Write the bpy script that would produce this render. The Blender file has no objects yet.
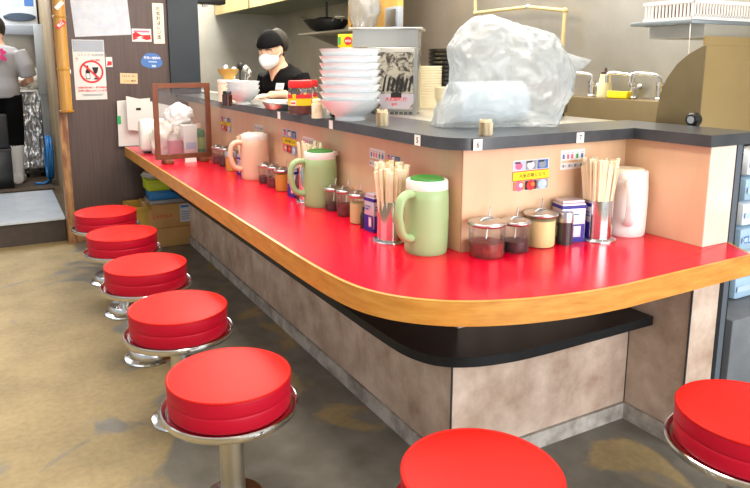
import bpy, bmesh, math, random
from mathutils import Vector, Matrix, noise
random.seed(7)
PI = math.pi
S = 0.8                      # plan units to metres
COL = bpy.context.scene.collection
SC = bpy.context.scene

# ------------------------------------------------------------------ camera
F_PX, PITCH, YAW, PPX, PPY = 661.92, math.radians(-10.121), math.radians(-28.4247), 357.07, 181.84
CAM = Vector((-1.4817, -1.9240, 1.4978))
FW = Vector((math.sin(-YAW) * math.cos(PITCH), math.cos(YAW) * math.cos(PITCH), math.sin(PITCH)))
RT = FW.cross(Vector((0, 0, 1))).normalized()
UP = RT.cross(FW)

def at(u, v, x=None, y=None, z=None):
    """where the sight line of photo pixel (u, v) meets one real plane of the room"""
    d = FW + RT * ((u - PPX) / F_PX) - UP * ((v - PPY) / F_PX)
    i, val = (0, x) if x is not None else (1, y) if y is not None else (2, z)
    return CAM + d * ((val - CAM[i]) / d[i])

def px(P):
    """photo pixels per plan unit at a point"""
    return F_PX / ((Vector(P) - CAM).dot(FW))

def row(P):
    d = Vector(P) - CAM
    return PPY - F_PX * d.dot(UP) / d.dot(FW)

def zat(P, v):
    """height above P's foot at which the upright through P crosses photo row v"""
    lo, hi = -1.0, 4.0
    for _ in range(50):
        m = (lo + hi) / 2
        if row((P[0], P[1], m)) > v: lo = m
        else: hi = m
    return lo

cd = bpy.data.cameras.new('camera')
cam = bpy.data.objects.new('camera', cd); COL.objects.link(cam)
cam.matrix_world = Matrix.Translation(CAM * S) @ Matrix((RT, UP, -FW)).transposed().to_4x4()
cd.sensor_width = 36; cd.sensor_fit = 'HORIZONTAL'
cd.lens = 36 * F_PX / 750
cd.shift_x = -(PPX - 375) / 750; cd.shift_y = (PPY - 244) / 750
cd.clip_start = 0.02; cd.clip_end = 100
SC.camera = cam

# ------------------------------------------------------------------ materials
def lin(h):
    if not isinstance(h, str): return tuple(h) + (1,)
    h = h.lstrip('#'); c = [int(h[i:i + 2], 16) / 255 for i in (0, 2, 4)]
    return tuple(x / 12.92 if x <= .04045 else ((x + .055) / 1.055) ** 2.4 for x in c) + (1,)

MATS = {}
def mat(name, col, rough=.5, metal=0, noise_=None, bump=None, coat=0, trans=0, emit=None, spec=.5, sub=0, alpha=None, stretch=(1, 1, 1)):
    """noise_ = (scale, second colour, contrast low, high); bump = (scale, strength)"""
    m = bpy.data.materials.new(name); m.use_nodes = True
    nt = m.node_tree; b = nt.nodes['Principled BSDF']; L = nt.links
    b.inputs['Base Color'].default_value = lin(col)
    b.inputs['Roughness'].default_value = rough
    b.inputs['Metallic'].default_value = metal
    b.inputs['Specular IOR Level'].default_value = spec
    b.inputs['Coat Weight'].default_value = coat
    b.inputs['Coat Roughness'].default_value = .08
    b.inputs['Transmission Weight'].default_value = trans
    if sub: b.inputs['Subsurface Weight'].default_value = sub; b.inputs['Subsurface Radius'].default_value = (.02, .01, .006)
    if emit: b.inputs['Emission Color'].default_value = lin(emit[0]); b.inputs['Emission Strength'].default_value = emit[1]
    def co():
        t = nt.nodes.new('ShaderNodeTexCoord'); mp = nt.nodes.new('ShaderNodeMapping'); mp.inputs['Scale'].default_value = stretch
        L.new(t.outputs['Object'], mp.inputs['Vector']); return mp.outputs['Vector']
    if noise_:
        n = nt.nodes.new('ShaderNodeTexNoise'); n.inputs['Scale'].default_value = noise_[0]; n.inputs['Detail'].default_value = 6
        n.inputs['Roughness'].default_value = .62
        L.new(co(), n.inputs['Vector'])
        r = nt.nodes.new('ShaderNodeValToRGB'); e = r.color_ramp.elements
        e[0].position, e[1].position = noise_[2], noise_[3]
        e[0].color, e[1].color = lin(noise_[1]), lin(col)
        L.new(n.outputs['Fac'], r.inputs['Fac']); L.new(r.outputs['Color'], b.inputs['Base Color'])
    if bump:
        n = nt.nodes.new('ShaderNodeTexNoise'); n.inputs['Scale'].default_value = bump[0]; n.inputs['Detail'].default_value = 4
        L.new(co(), n.inputs['Vector'])
        p = nt.nodes.new('ShaderNodeBump'); p.inputs['Strength'].default_value = bump[1]; p.inputs['Distance'].default_value = .004
        L.new(n.outputs['Fac'], p.inputs['Height']); L.new(p.outputs['Normal'], b.inputs['Normal'])
    MATS[name] = m
    return m

def clear(name, tint, body=0.12, rough=.06, diffuse='#ffffff', wr=0):
    """thin clear plastic or glass: see-through with a little body and a shine at grazing angles"""
    m = bpy.data.materials.new(name); m.use_nodes = True; nt = m.node_tree; L = nt.links
    for n in list(nt.nodes): nt.nodes.remove(n)
    o = nt.nodes.new('ShaderNodeOutputMaterial'); t = nt.nodes.new('ShaderNodeBsdfTransparent'); t.inputs[0].default_value = lin(tint)
    d = nt.nodes.new('ShaderNodeBsdfDiffuse'); d.inputs[0].default_value = lin(diffuse)
    tl = nt.nodes.new('ShaderNodeBsdfTranslucent'); tl.inputs[0].default_value = lin(diffuse)
    dm = nt.nodes.new('ShaderNodeMixShader'); dm.inputs[0].default_value = .5; L.new(d.outputs[0], dm.inputs[1]); L.new(tl.outputs[0], dm.inputs[2])
    a = nt.nodes.new('ShaderNodeMixShader'); a.inputs[0].default_value = body; L.new(t.outputs[0], a.inputs[1]); L.new(dm.outputs[0], a.inputs[2])
    g = nt.nodes.new('ShaderNodeBsdfGlossy'); g.inputs['Roughness'].default_value = rough
    f = nt.nodes.new('ShaderNodeLayerWeight'); f.inputs['Blend'].default_value = .25
    mr = nt.nodes.new('ShaderNodeMath'); mr.operation = 'MULTIPLY_ADD'; mr.inputs[1].default_value = .6; mr.inputs[2].default_value = .03
    L.new(f.outputs['Fresnel'], mr.inputs[0])
    s = nt.nodes.new('ShaderNodeMixShader'); L.new(mr.outputs[0], s.inputs[0]); L.new(a.outputs[0], s.inputs[1]); L.new(g.outputs[0], s.inputs[2])
    if wr:
        tc = nt.nodes.new('ShaderNodeTexCoord'); nz = nt.nodes.new('ShaderNodeTexNoise'); nz.inputs['Scale'].default_value = wr; nz.inputs['Detail'].default_value = 5; nz.inputs['Distortion'].default_value = 2.5
        L.new(tc.outputs['Object'], nz.inputs['Vector']); bp = nt.nodes.new('ShaderNodeBump'); bp.inputs['Strength'].default_value = .9; bp.inputs['Distance'].default_value = .012; L.new(nz.outputs['Fac'], bp.inputs['Height'])
        for q in (d, tl, g, f): L.new(bp.outputs[0], q.inputs['Normal'])
    L.new(s.outputs[0], o.inputs[0]); MATS[name] = m
    return m

RED = mat('red_laminate', '#e2002c', .2, noise_=(3, '#d40028', .3, .7), spec=.3)
OAK = mat('orange_wood', '#d89c46', .38, noise_=(9, '#bb7a2a', .3, .7), bump=(40, .15), stretch=(1, 1, 6))
BLACKLAM = mat('black_laminate', '#0b0c0e', .32, spec=.3, noise_=(60, '#15171a', .45, .8))
LEDGE = mat('dark_slate_laminate', '#45484c', .3, noise_=(14, '#37393c', .3, .7))
PANEL = mat('mottled_stone_panel', '#d6c1b0', .55, noise_=(7.5, '#a68a75', .3, .66), bump=(30, .1))
BASEB = mat('worn_baseboard', '#c4beb6', .6, noise_=(11, '#8d857d', .38, .62), bump=(40, .3))
PEACH = mat('peach_panel', '#e3be9b', .42, noise_=(7, '#d8ae88', .3, .7), stretch=(1, 1, .25))
PALE = mat('pale_cream_panel', '#ead9c8', .5, noise_=(6, '#d9c5b2', .35, .65))
EDGE = mat('dark_edge_strip', '#2f3438', .45)
VINYL_LIT = mat('lit_red_vinyl', '#d0180e', .5, spec=.18, bump=(120, .08), noise_=(4, '#c4140c', .3, .7))  # warm light on the seat tops painted into their colour
VINYLS = mat('crimson_vinyl_side', '#bc0828', .45, spec=.25, bump=(120, .1))  # same vinyl for the sides, without the painted top light
CHROME = mat('chrome', '#d8d8d8', .14, 1, bump=(60, .04))
BRUSH = mat('brushed_steel', '#c8c6c0', .3, 1, bump=(8, .05))
STEEL = mat('kitchen_steel', '#c9c7bf', .36, .75, noise_=(1.6, '#aaa598', .3, .7), bump=(4, .06))
STEELB = mat('warm_steel', '#8a7a5a', .4, .7, noise_=(1.5, '#75664a', .3, .7), bump=(5, .05))
STEELG = mat('golden_steel', '#ab9468', .45, .5, noise_=(1.2, '#98804f', .3, .7), bump=(5, .05))
DARKWALL = mat('dark_woodgrain_wall', '#574640', .45, noise_=(7, '#44342f', .3, .7), stretch=(14, 14, .35))
NAVY = mat('blue_black_pillar', '#1f2a33', .5, noise_=(6, '#18222a', .3, .7))
TRIMW = mat('worn_brown_trim', '#7c4c30', .5, noise_=(6, '#c39a63', .34, .6), stretch=(3, 3, .6))
BAMBOO = mat('bamboo', '#c6984a', .33, noise_=(5, '#ab7a30', .3, .7), stretch=(8, 8, .5))
WHITE = mat('white_china', '#eef3f5', .2, coat=.4)
WHITEP = mat('white_plastic', '#f0ece6', .4)
CREAM = mat('cream_plastic', '#f3e3c8', .4)
PINKP = mat('pale_pink_plastic', '#dfba9f', .42)
GREENP = mat('sage_green_plastic', '#9fba84', .42)
GREEND = mat('leaf_green_lid', '#3f8a3a', .4)
BLACK = mat('black_plastic', '#0f0f11', .35)
PAPER = mat('white_paper', '#e0deda', .8, noise_=(3, '#d3d1ce', .3, .7))
PAPERG = mat('grey_white_paper', '#ccd1d8', .7, noise_=(20, '#c0c6d0', .4, .6))
WOODP = mat('pale_chopstick_wood', '#f6ead0', .6, noise_=(40, '#ead6ac', .3, .7), stretch=(1, 1, .1))
INKBLK = mat('black_ink', '#1c1a1c', .7)
INKRED = mat('red_ink', '#d62b33', .7)
INKBLU = mat('blue_ink', '#4673b4', .6)
INKYEL = mat('yellow_ink', '#f6dc18', .6)
INKPNK = mat('pink_ink', '#e56c8e', .7)
INKGRY = mat('grey_ink', '#8f949c', .7)
INKSKY = mat('pale_blue_ink', '#b4c8e6', .7)
INKTAN = mat('tan_ink', '#dcbf95', .7)
INKORG = mat('orange_ink', '#e8862a', .7)
INKGRN = mat('green_ink', '#35a560', .7)
GLASS = clear('clear_jar', '#fafaf8', .05)
PANE = clear('clear_pane', '#f2f4f6', .05, .03)
BAGM = clear('clear_plastic_bag', '#f4f6f8', .42, .2, '#d2d8da', 12)
SHEETP = clear('plastic_sleeve', '#f2f4f6', .18, .1)
SKIN = mat('skin', '#e2ae90', .5, sub=.15)
HAIRM = mat('black_hair', '#14110f', .45, bump=(50, .3))
BLACKC = mat('black_cloth', '#08080a', .9, spec=.2, bump=(80, .2))
GREYC = mat('grey_cloth', '#a3a1a3', .85, bump=(80, .2))
CARD = mat('cardboard', '#c69a5e', .75, noise_=(4, '#b78a50', .3, .7))

# concrete floor: ochre screed with damp grey-green patches
def floor_mat():
    m = bpy.data.materials.new('stained_concrete'); m.use_nodes = True; nt = m.node_tree; L = nt.links; b = nt.nodes['Principled BSDF']
    t = nt.nodes.new('ShaderNodeTexCoord')
    def n(scale, det=6, dist=0):
        q = nt.nodes.new('ShaderNodeTexNoise'); q.inputs['Scale'].default_value = scale; q.inputs['Detail'].default_value = det; q.inputs['Distortion'].default_value = dist
        L.new(t.outputs['Object'], q.inputs['Vector']); return q.outputs['Fac']
    def ramp(src, p0, p1, c0, c1):
        r = nt.nodes.new('ShaderNodeValToRGB'); e = r.color_ramp.elements; e[0].position, e[1].position = p0, p1; e[0].color, e[1].color = lin(c0), lin(c1)
        L.new(src, r.inputs[0]); return r.outputs[0]
    base = ramp(n(5, 8), .3, .7, '#8b7a54', '#a59168')
    speck = ramp(n(45, 4), .35, .65, '#ececec', '#ffffff')
    mu = nt.nodes.new('ShaderNodeMix'); mu.data_type = 'RGBA'; mu.blend_type = 'MULTIPLY'; mu.inputs[0].default_value = 1
    L.new(base, mu.inputs[6]); L.new(speck, mu.inputs[7])
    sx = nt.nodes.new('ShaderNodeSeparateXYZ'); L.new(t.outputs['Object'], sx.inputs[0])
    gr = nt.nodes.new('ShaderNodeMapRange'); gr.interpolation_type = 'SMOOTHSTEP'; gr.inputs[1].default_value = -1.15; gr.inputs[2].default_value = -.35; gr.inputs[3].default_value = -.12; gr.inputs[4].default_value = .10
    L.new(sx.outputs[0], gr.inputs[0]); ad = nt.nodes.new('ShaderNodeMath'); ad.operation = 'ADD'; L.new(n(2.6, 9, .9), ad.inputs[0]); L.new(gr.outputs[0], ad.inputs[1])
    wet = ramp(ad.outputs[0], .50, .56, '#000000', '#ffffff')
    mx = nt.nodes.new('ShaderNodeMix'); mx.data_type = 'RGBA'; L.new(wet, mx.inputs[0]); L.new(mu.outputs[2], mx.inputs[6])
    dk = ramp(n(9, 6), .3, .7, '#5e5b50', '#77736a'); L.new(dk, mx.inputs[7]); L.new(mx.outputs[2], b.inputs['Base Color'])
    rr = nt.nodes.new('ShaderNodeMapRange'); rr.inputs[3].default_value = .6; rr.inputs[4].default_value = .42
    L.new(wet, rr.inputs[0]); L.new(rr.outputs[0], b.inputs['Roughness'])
    p = nt.nodes.new('ShaderNodeBump'); p.inputs['Strength'].default_value = .2; p.inputs['Distance'].default_value = .004
    L.new(n(25, 5), p.inputs['Height']); L.new(p.outputs[0], b.inputs['Normal'])
    return m
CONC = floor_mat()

# ------------------------------------------------------------------ mesh builder
class MB:
    def __init__(self): self.bm = bmesh.new(); self.mats = []; self.mi = 0
    def use(self, m):
        if m not in self.mats: self.mats.append(m)
        self.mi = self.mats.index(m); return self
    def add(self, vs, fs):
        q = [self.bm.verts.new(v) for v in vs]
        for f in fs:
            try: self.bm.faces.new([q[i] for i in f]).material_index = self.mi
            except ValueError: pass
        return q
    def box(self, c, s, bev=0, rot=None, seg=2):
        b = bmesh.new(); bmesh.ops.create_cube(b, size=1)
        for v in b.verts: v.co = Vector((v.co.x * s[0], v.co.y * s[1], v.co.z * s[2]))
        if bev: bmesh.ops.bevel(b, geom=b.edges[:], offset=bev, segments=seg, affect='EDGES', profile=.5)
        M = Matrix.Translation(Vector(c)) @ (rot.to_4x4() if rot else Matrix())
        b.verts.index_update(); self.add([M @ v.co for v in b.verts], [[v.index for v in f.verts] for f in b.faces]); b.free(); return self
    def bb(self, x0, y0, z0, x1, y1, z1, bev=0):
        return self.box(((x0 + x1) / 2, (y0 + y1) / 2, (z0 + z1) / 2), (abs(x1 - x0), abs(y1 - y0), abs(z1 - z0)), bev)
    def lathe(self, prof, c=(0, 0, 0), n=32, M=None, sx=1, sy=1):
        """profile of (radius, height); a radius of 0 closes the end"""
        T = Matrix.Translation(Vector(c)) @ (M.to_4x4() if M else Matrix())
        rings = []; vs = []
        for r, z in prof:
            if r <= 1e-6: rings.append([len(vs)]); vs.append(T @ Vector((0, 0, z)))
            else:
                rings.append(list(range(len(vs), len(vs) + n)))
                for k in range(n): a = 2 * PI * k / n; vs.append(T @ Vector((r * math.cos(a) * sx, r * math.sin(a) * sy, z)))
        fs = []
        for A, B in zip(rings, rings[1:]):
            for k in range(n):
                k2 = (k + 1) % n
                if len(A) == 1 and len(B) == 1: continue
                if len(A) == 1: fs.append([A[0], B[k2], B[k]])
                elif len(B) == 1: fs.append([A[k], A[k2], B[0]])
                else: fs.append([A[k], A[k2], B[k2], B[k]])
        self.add(vs, fs); return self
    def tube(self, pts, r, n=10, closed=False, flat=1):
        pts = [Vector(p) for p in pts]; N = len(pts); rs = r if isinstance(r, (list, tuple)) else [r] * N
        vs = []; prev = None
        for i, p in enumerate(pts):
            a = pts[(i - 1) % N] if (closed or i > 0) else p; b = pts[(i + 1) % N] if (closed or i < N - 1) else p
            t = (b - a).normalized()
            if prev is None: prev = Vector((0, 0, 1)) if abs(t.z) < .9 else Vector((1, 0, 0))
            x = (prev - t * prev.dot(t)).normalized(); y = t.cross(x); prev = x
            for k in range(n): w = 2 * PI * k / n; vs.append(p + x * (rs[i] * math.cos(w)) + y * (rs[i] * flat * math.sin(w)))
        fs = []
        for i in range(N if closed else N - 1):
            j = (i + 1) % N
            for k in range(n): k2 = (k + 1) % n; fs.append([i * n + k, i * n + k2, j * n + k2, j * n + k])
        if not closed: fs += [list(range(n))[::-1], [(N - 1) * n + k for k in range(n)]]
        self.add(vs, fs); return self
    def ring(self, c, R, r, n=40, m=8, axis='z'):
        P = []
        for k in range(n):
            a = 2 * PI * k / n; u, v = R * math.cos(a), R * math.sin(a)
            P.append(Vector(c) + (Vector((u, v, 0)) if axis == 'z' else Vector((u, 0, v)) if axis == 'y' else Vector((0, u, v))))
        return self.tube(P, r, m, True)
    def prism(self, poly, z0, z1, M=None):
        n = len(poly); M = M or Matrix()
        ar = sum(poly[i][0] * poly[(i + 1) % n][1] - poly[(i + 1) % n][0] * poly[i][1] for i in range(n))
        if ar < 0: poly = poly[::-1]
        vs = [M @ Vector((x, y, z0)) for x, y in poly] + [M @ Vector((x, y, z1)) for x, y in poly]
        fs = [list(range(n))[::-1], list(range(n, 2 * n))] + [[i, (i + 1) % n, n + (i + 1) % n, n + i] for i in range(n)]
        self.add(vs, fs); return self
    def loft(self, rings, n=20):
        """rings of (centre, rx, ry, tilt about x)"""
        vs = []; fs = []
        for c, rx, ry, tl in rings:
            R = Matrix.Rotation(tl, 3, 'X')
            for k in range(n): a = 2 * PI * k / n; vs.append(Vector(c) + R @ Vector((rx * math.cos(a), ry * math.sin(a), 0)))
        for i in range(len(rings) - 1):
            for k in range(n): k2 = (k + 1) % n; fs.append([i * n + k, i * n + k2, (i + 1) * n + k2, (i + 1) * n + k])
        fs += [list(range(n))[::-1], [(len(rings) - 1) * n + k for k in range(n)]]
        self.add(vs, fs); return self
    def ball(self, c, s, sub=3, rot=None):
        b = bmesh.new(); bmesh.ops.create_icosphere(b, subdivisions=sub, radius=1)
        R = rot.to_3x3() if rot else Matrix.Identity(3); b.verts.index_update()
        s = s if isinstance(s, (tuple, list)) else (s,) * 3
        self.add([Vector(c) + R @ Vector((v.co.x * s[0], v.co.y * s[1], v.co.z * s[2])) for v in b.verts], [[v.index for v in f.verts] for f in b.faces]); b.free(); return self
    def build(self, name, m=None, parent=None, ang=35, sc=None, mod=None):
        k = S if sc is None else sc
        bmesh.ops.recalc_face_normals(self.bm, faces=self.bm.faces[:])
        for v in self.bm.verts: v.co *= k
        me = bpy.data.meshes.new(name); self.bm.to_mesh(me); self.bm.free()
        ms = self.mats or ([m] if m else [])
        for x in ms: me.materials.append(x)
        for p in me.polygons: p.use_smooth = True
        me.set_sharp_from_angle(angle=math.radians(ang))
        o = bpy.data.objects.new(name, me); COL.objects.link(o)
        if parent: o.parent = parent
        return o

def fuse(o, voxel, smooth=4):
    """grow one continuous skin over the overlapping volumes of o"""
    r = o.modifiers.new('r', 'REMESH'); r.mode = 'VOXEL'; r.voxel_size = voxel; r.use_smooth_shade = True
    s = o.modifiers.new('s', 'SMOOTH'); s.factor = .5; s.iterations = smooth
    dg = bpy.context.evaluated_depsgraph_get(); dg.update()
    me = bpy.data.meshes.new_from_object(o.evaluated_get(dg)); ms = list(o.data.materials)
    o.modifiers.clear(); o.data = me
    if not me.materials:
        for x in ms: me.materials.append(x)
    for p in me.polygons: p.use_smooth = True
    return o

def thing(name, label, cat, loc=(0, 0, 0), rz=0, group=None):
    o = bpy.data.objects.new(name, None); COL.objects.link(o); o.empty_display_size = .05
    o.location = Vector(loc) * S; o.rotation_euler = (0, 0, rz); o['label'] = label; o['category'] = cat
    if group: o['group'] = group
    return o
def tag(o, label, cat, group=None, kind=None):
    o['label'] = label; o['category'] = cat
    if group: o['group'] = group
    if kind: o['kind'] = kind
    return o
def struct(o, label=None):
    o['kind'] = 'structure'
    if label: o['label'] = label
    return o
def dup(root, loc, rz=None, label=None, group=None, scale=None):
    r = root.copy(); COL.objects.link(r); r.location = Vector(loc) * S
    if rz is not None: r.rotation_euler = (0, 0, rz)
    if label: r['label'] = label
    if group: r['group'] = group
    if scale: r.scale = scale
    for ch in list(root.children):
        c = ch.copy(); COL.objects.link(c); c.parent = r
        for g in list(ch.children): d = g.copy(); COL.objects.link(d); d.parent = c
    return r

def text_polys(s, size=1.0):
    """outline of a line of lettering as flat mesh data, centred on the origin"""
    c = bpy.data.curves.new('lettering', 'FONT'); c.body = s; c.size = size; c.align_x = 'CENTER'; c.align_y = 'CENTER'; c.resolution_u = 2; c.space_line = 1.0; c.offset = .014
    o = bpy.data.objects.new('lettering', c); COL.objects.link(o)
    dg = bpy.context.evaluated_depsgraph_get(); dg.update()
    me = bpy.data.meshes.new_from_object(o.evaluated_get(dg))
    vs = [v.co.copy() for v in me.vertices]; fs = [list(p.vertices) for p in me.polygons]
    bpy.data.objects.remove(o); bpy.data.curves.remove(c); bpy.data.meshes.remove(me)
    return vs, fs

class Frame:
    """a flat sheet at O with axes U (along) and V (up), drawn on in 0..1 coordinates"""
    def __init__(self, mb, O, U, V, w, h):
        self.mb, self.O, self.U, self.V, self.w, self.h = mb, Vector(O), Vector(U).normalized(), Vector(V).normalized(), w, h
        self.N = self.U.cross(self.V).normalized(); self.k = 0
    def P(self, u, v, d): return self.O + self.U * (u * self.w) + self.V * (v * self.h) + self.N * d
    def poly(self, m, pts, lift=None):
        self.k += 1; d = (.0012 + .00025 * self.k) if lift is None else lift
        self.mb.use(m); self.mb.add([self.P(u, v, d) for u, v in pts], [list(range(len(pts)))]); return self
    def rect(self, m, u0, v0, u1, v1, lift=None): return self.poly(m, [(u0, v0), (u1, v0), (u1, v1), (u0, v1)], lift)
    def disc(self, m, u, v, r, n=24, a=1, lift=None):
        return self.poly(m, [(u + r * math.cos(2 * PI * k / n), v + a * r * (self.w / self.h) * math.sin(2 * PI * k / n)) for k in range(n)], lift)
    def hoop(self, m, u, v, r0, r1, n=32):
        self.k += 1; d = .0012 + .00025 * self.k; self.mb.use(m); q = self.w / self.h; vs = []
        for k in range(n):
            c, s = math.cos(2 * PI * k / n), math.sin(2 * PI * k / n)
            vs += [self.P(u + r0 * c, v + r0 * q * s, d), self.P(u + r1 * c, v + r1 * q * s, d)]
        self.mb.add(vs, [[2 * k, 2 * k + 1, (2 * k + 3) % (2 * n), (2 * k + 2) % (2 * n)] for k in range(n)]); return self
    def sheet(self, m, t=.001):
        self.mb.use(m); w, h = self.w, self.h
        a = [self.P(0, 0, t), self.P(1, 0, t), self.P(1, 1, t), self.P(0, 1, t)]; b = [self.P(0, 0, .0002), self.P(1, 0, .0002), self.P(1, 1, .0002), self.P(0, 1, .0002)]
        self.mb.add(a + b, [[0, 1, 2, 3], [7, 6, 5, 4], [0, 4, 5, 1], [1, 5, 6, 2], [2, 6, 7, 3], [3, 7, 4, 0]]); return self
    def text(self, m, s, u, v, hgt, rot=0, wide=1.0, fit=.92):
        """hgt: letter height as a share of the sheet's height"""
        self.k += 1; d = .0012 + .00025 * self.k
        vs, fs = text_polys(s); c, sn = math.cos(rot), math.sin(rot); z = hgt * self.h
        ex = max([abs(p.x) for p in vs] + [1e-6]) * 2 * wide * z
        if ex > fit * self.w: z *= fit * self.w / ex
        self.mb.use(m); O = self.P(u, v, d)
        self.mb.add([O + self.U * ((p.x * wide * c - p.y * sn) * z) + self.V * ((p.x * wide * sn + p.y * c) * z) for p in vs], fs); return self
X, Y, Z = Vector((1, 0, 0)), Vector((0, 1, 0)), Vector((0, 0, 1))
ORD = ['topmost', 'second', 'third', 'fourth', 'fifth', 'sixth', 'seventh', 'eighth', 'ninth', 'tenth', 'eleventh', 'twelfth', 'thirteenth']
# ================================================================== THE SETTING
ZC, ZL, TL = .80, 1.1913, 1.236          # worktop, underside and top of the raised ledge
WL, DF, W, D, TT, LY = .5564, .5327, .8635, .3824, .1557, 3.9495
E1, G1, W2, D2 = .1385, .1525, .7778, .4215
RY = 4.02                                  # face of the dark wall
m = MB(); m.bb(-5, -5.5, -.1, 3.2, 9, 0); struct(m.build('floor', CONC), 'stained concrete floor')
m = MB(); m.bb(-.985, RY, 0, .125, RY + .1, 3.0); struct(m.build('wall_back', DARKWALL), 'dark wood-grain wall behind the counter')
m = MB(); m.bb(-1.045, RY - .05, 0, -.985, RY + .1, 3.0); struct(m.build('trim_1', TRIMW), 'worn brown corner trim of the dark wall')
m = MB(); m.bb(-.98, RY - .03, .005, -.7, RY - .001, .07); struct(m.build('trim_2', TRIMW), 'worn skirting under the dark wall')
m = MB(); a = at(170, 60, y=RY - .03).x; b = at(200, 60, y=RY - .03).x
m.bb(a, RY - .03, 1.24, b, RY + .16, 3.0); struct(m.build('column', NAVY), 'blue-black square pillar')
m = MB(); m.bb(.05, 6.4, 0, 2.0, 6.5, 3.0); struct(m.build('wall_far', STEEL), 'steel clad end wall of the kitchen')
m = MB(); m.bb(1.8, -1.0, 0, 1.9, 6.4, 3.0); struct(m.build('wall_right', STEEL), 'steel clad kitchen side wall')
m = MB(); m.bb(-5, -5.5, 3.0, 3.2, 9, 3.1); struct(m.build('ceiling', mat('white_ceiling', '#e9e6e0', .8)))
# passage to the back on the left
m = MB(); m.bb(-.96, RY + .1, 0, -.88, 8.0, 3.0); struct(m.build('wall_passage', mat('ochre_passage_wall', '#a08a68', .6, noise_=(3, '#776448', .35, .65), stretch=(2, 2, .5))))
m = MB(); m.bb(-3.5, 8.0, 0, .2, 8.1, 3.0); struct(m.build('wall_end', mat('grey_end_wall', '#b9bcc0', .6)))
m = MB()
m.bb(-3.5, 4.12, 0, -1.05, 4.2, .19); struct(m.build('trim_3', mat('dark_tile_riser', '#4c4138', .6, noise_=(10, '#3a312a', .3, .7))), 'dark riser under the metal step')
m = MB(); m.bb(-3.5, 4.1, .19, -1.05, 5.55, .205); struct(m.build('trim_4', mat('step_plate_steel', '#dde4ec', .34, .5, noise_=(5, '#c2cad3', .3, .7), bump=(12, .1))), 'bare metal plate on the step')
m = MB(); m.bb(-3.5, 4.2, 0, -.96, 8.0, .19); struct(m.build('floor_kitchen', mat('brown_wet_floor', '#6c5a45', .35, noise_=(7, '#4a3c2e', .35, .65))), 'raised brown floor of the passage')

# ================================================================== THE COUNTER
post_x0 = 1.0245
cb = thing('bar_counter', 'long mottled beige panelled counter base under the red worktop', 'counter', (0, 0, 0))
pl = [(-E1, LY), (-E1, -G1), (W2, -G1), (W2, -D2), (W2 + .165, -D2), (W2 + .165, .05), (.02, .05), (.02, LY)]
m = MB(); m.prism(pl[:3] + [(W2, .05)] + pl[6:], .072, .461); m.build('panelling', PANEL, cb)
m = MB(); m.prism([(W2 + .0005, -D2), (W2 + .165, -D2), (W2 + .165, .05), (W2 + .0005, .05)], .072, .721); m.build('end_pier', PANEL, cb)
m = MB(); m.prism([(0, LY), (0, 0), (W2, 0), (W2, .05), (.05, .05), (.05, LY)], .499, .721); m.build('knee_panel', PANEL, cb)
k = .010
bl = [(-E1 - k, LY), (-E1 - k, -G1 - k), (W2 - k, -G1 - k), (W2 - k, -D2 - k), (W2 + .165, -D2 - k), (W2 + .165, .05), (.02, .05), (.02, LY)]
m = MB(); m.prism(bl, 0, .068); o = m.build('baseboard', BASEB, cb); o['label'] = 'grey scuffed baseboard'
for x, y in ((-E1 - .001, -G1 - .001), (W2 - .001, -D2 - .001)): m = MB(); m.bb(x - .0025, y - .0025, .072, x + .003, y + .003, .46 if x < 0 else .72); m.build('panel_joint', EDGE, cb)
for y in (): m = MB(); m.bb(-E1 - .0015, y - .002, .072, -E1 + .001, y + .002, .72); m.build('panel_joint', EDGE, cb)
m = MB(); m.bb(W2 - .0015, -G1 - .004, .072, W2 + .002, -G1 + .001, .46)
m.build('panel_joint', EDGE, cb)

up = thing('ledge_wall', 'low peach panelled wall rising from the worktop to the dark ledge', 'partition', (0, 0, ZC))
pu = [(0, LY), (0, 0), (W, 0), (W, -D), (W + TT, -D), (W + TT, .12), (.12, .12), (.12, LY)]
m = MB(); m.prism(pu, .001, ZL - ZC - .001); m.build('panelling', PEACH, up)
m = MB(); m.bb(W + .001, -D - .004, .001, W + TT, -D + .001, ZL - ZC); o = m.build('end_panel', PALE, up); o['label'] = 'pale cream end panel'
m = MB(); m.bb(-.002, -.002, .001, .002, .002, ZL - ZC); m.build('corner_joint', mat('brown_joint', '#b08a68', .5), up)

ps = thing('edge_post', 'dark grey post closing the right end of the counter', 'post', (post_x0, -D, 0))
m = MB(); m.bb(0, -.006, 0, .032, .06, ZL); m.build('post_body', mat('grey_post', '#59616a', .4), ps)
m = MB(); m.bb(.033, .0, 0, .05, .06, ZL); o = m.build('post_edge', BLACK, ps); o['label'] = 'black post edge'

# worktop: red top with an orange wood edge, rounded at the corner
cor = [(-WL, .32), (-.5555, .2), (-.553, .08), (-.545, -.06), (-.525, -.17), (-.49, -.25), (-.445, -.315), (-.38, -.38), (-.305, -.43), (-.22, -.468), (-.12, -.502), (.0, -.528), (.12, -.545), (.25, -.552)]
def smooth(P, it=2):
    for _ in range(it):
        Q = [P[0]]
        for a, b in zip(P, P[1:]): Q += [(a[0] * .75 + b[0] * .25, a[1] * .75 + b[1] * .25), (a[0] * .25 + b[0] * .75, a[1] * .25 + b[1] * .75)]
        P = Q + [P[-1]]
    return P
cor = smooth(cor)
endx = [(.938, -.540), (1.035, -D + .005)]
outer = [(-WL, LY)] + cor + endx
inner = [(W + TT, -D - .004), (W, -D - .004), (W, -.001), (-.001, -.001), (-.001, LY)]
def inset(P, d):
    R = []
    for i, p in enumerate(P):
        a = Vector(P[max(i - 1, 0)]); b = Vector(P[min(i + 1, len(P) - 1)]); t = (b - a).normalized(); R.append((p[0] - t.y * d, p[1] + t.x * d))
    return R
wt = thing('worktop', 'red laminate worktop with orange wooden edge, rounded at the corner', 'countertop', (0, 0, ZC))
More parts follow.
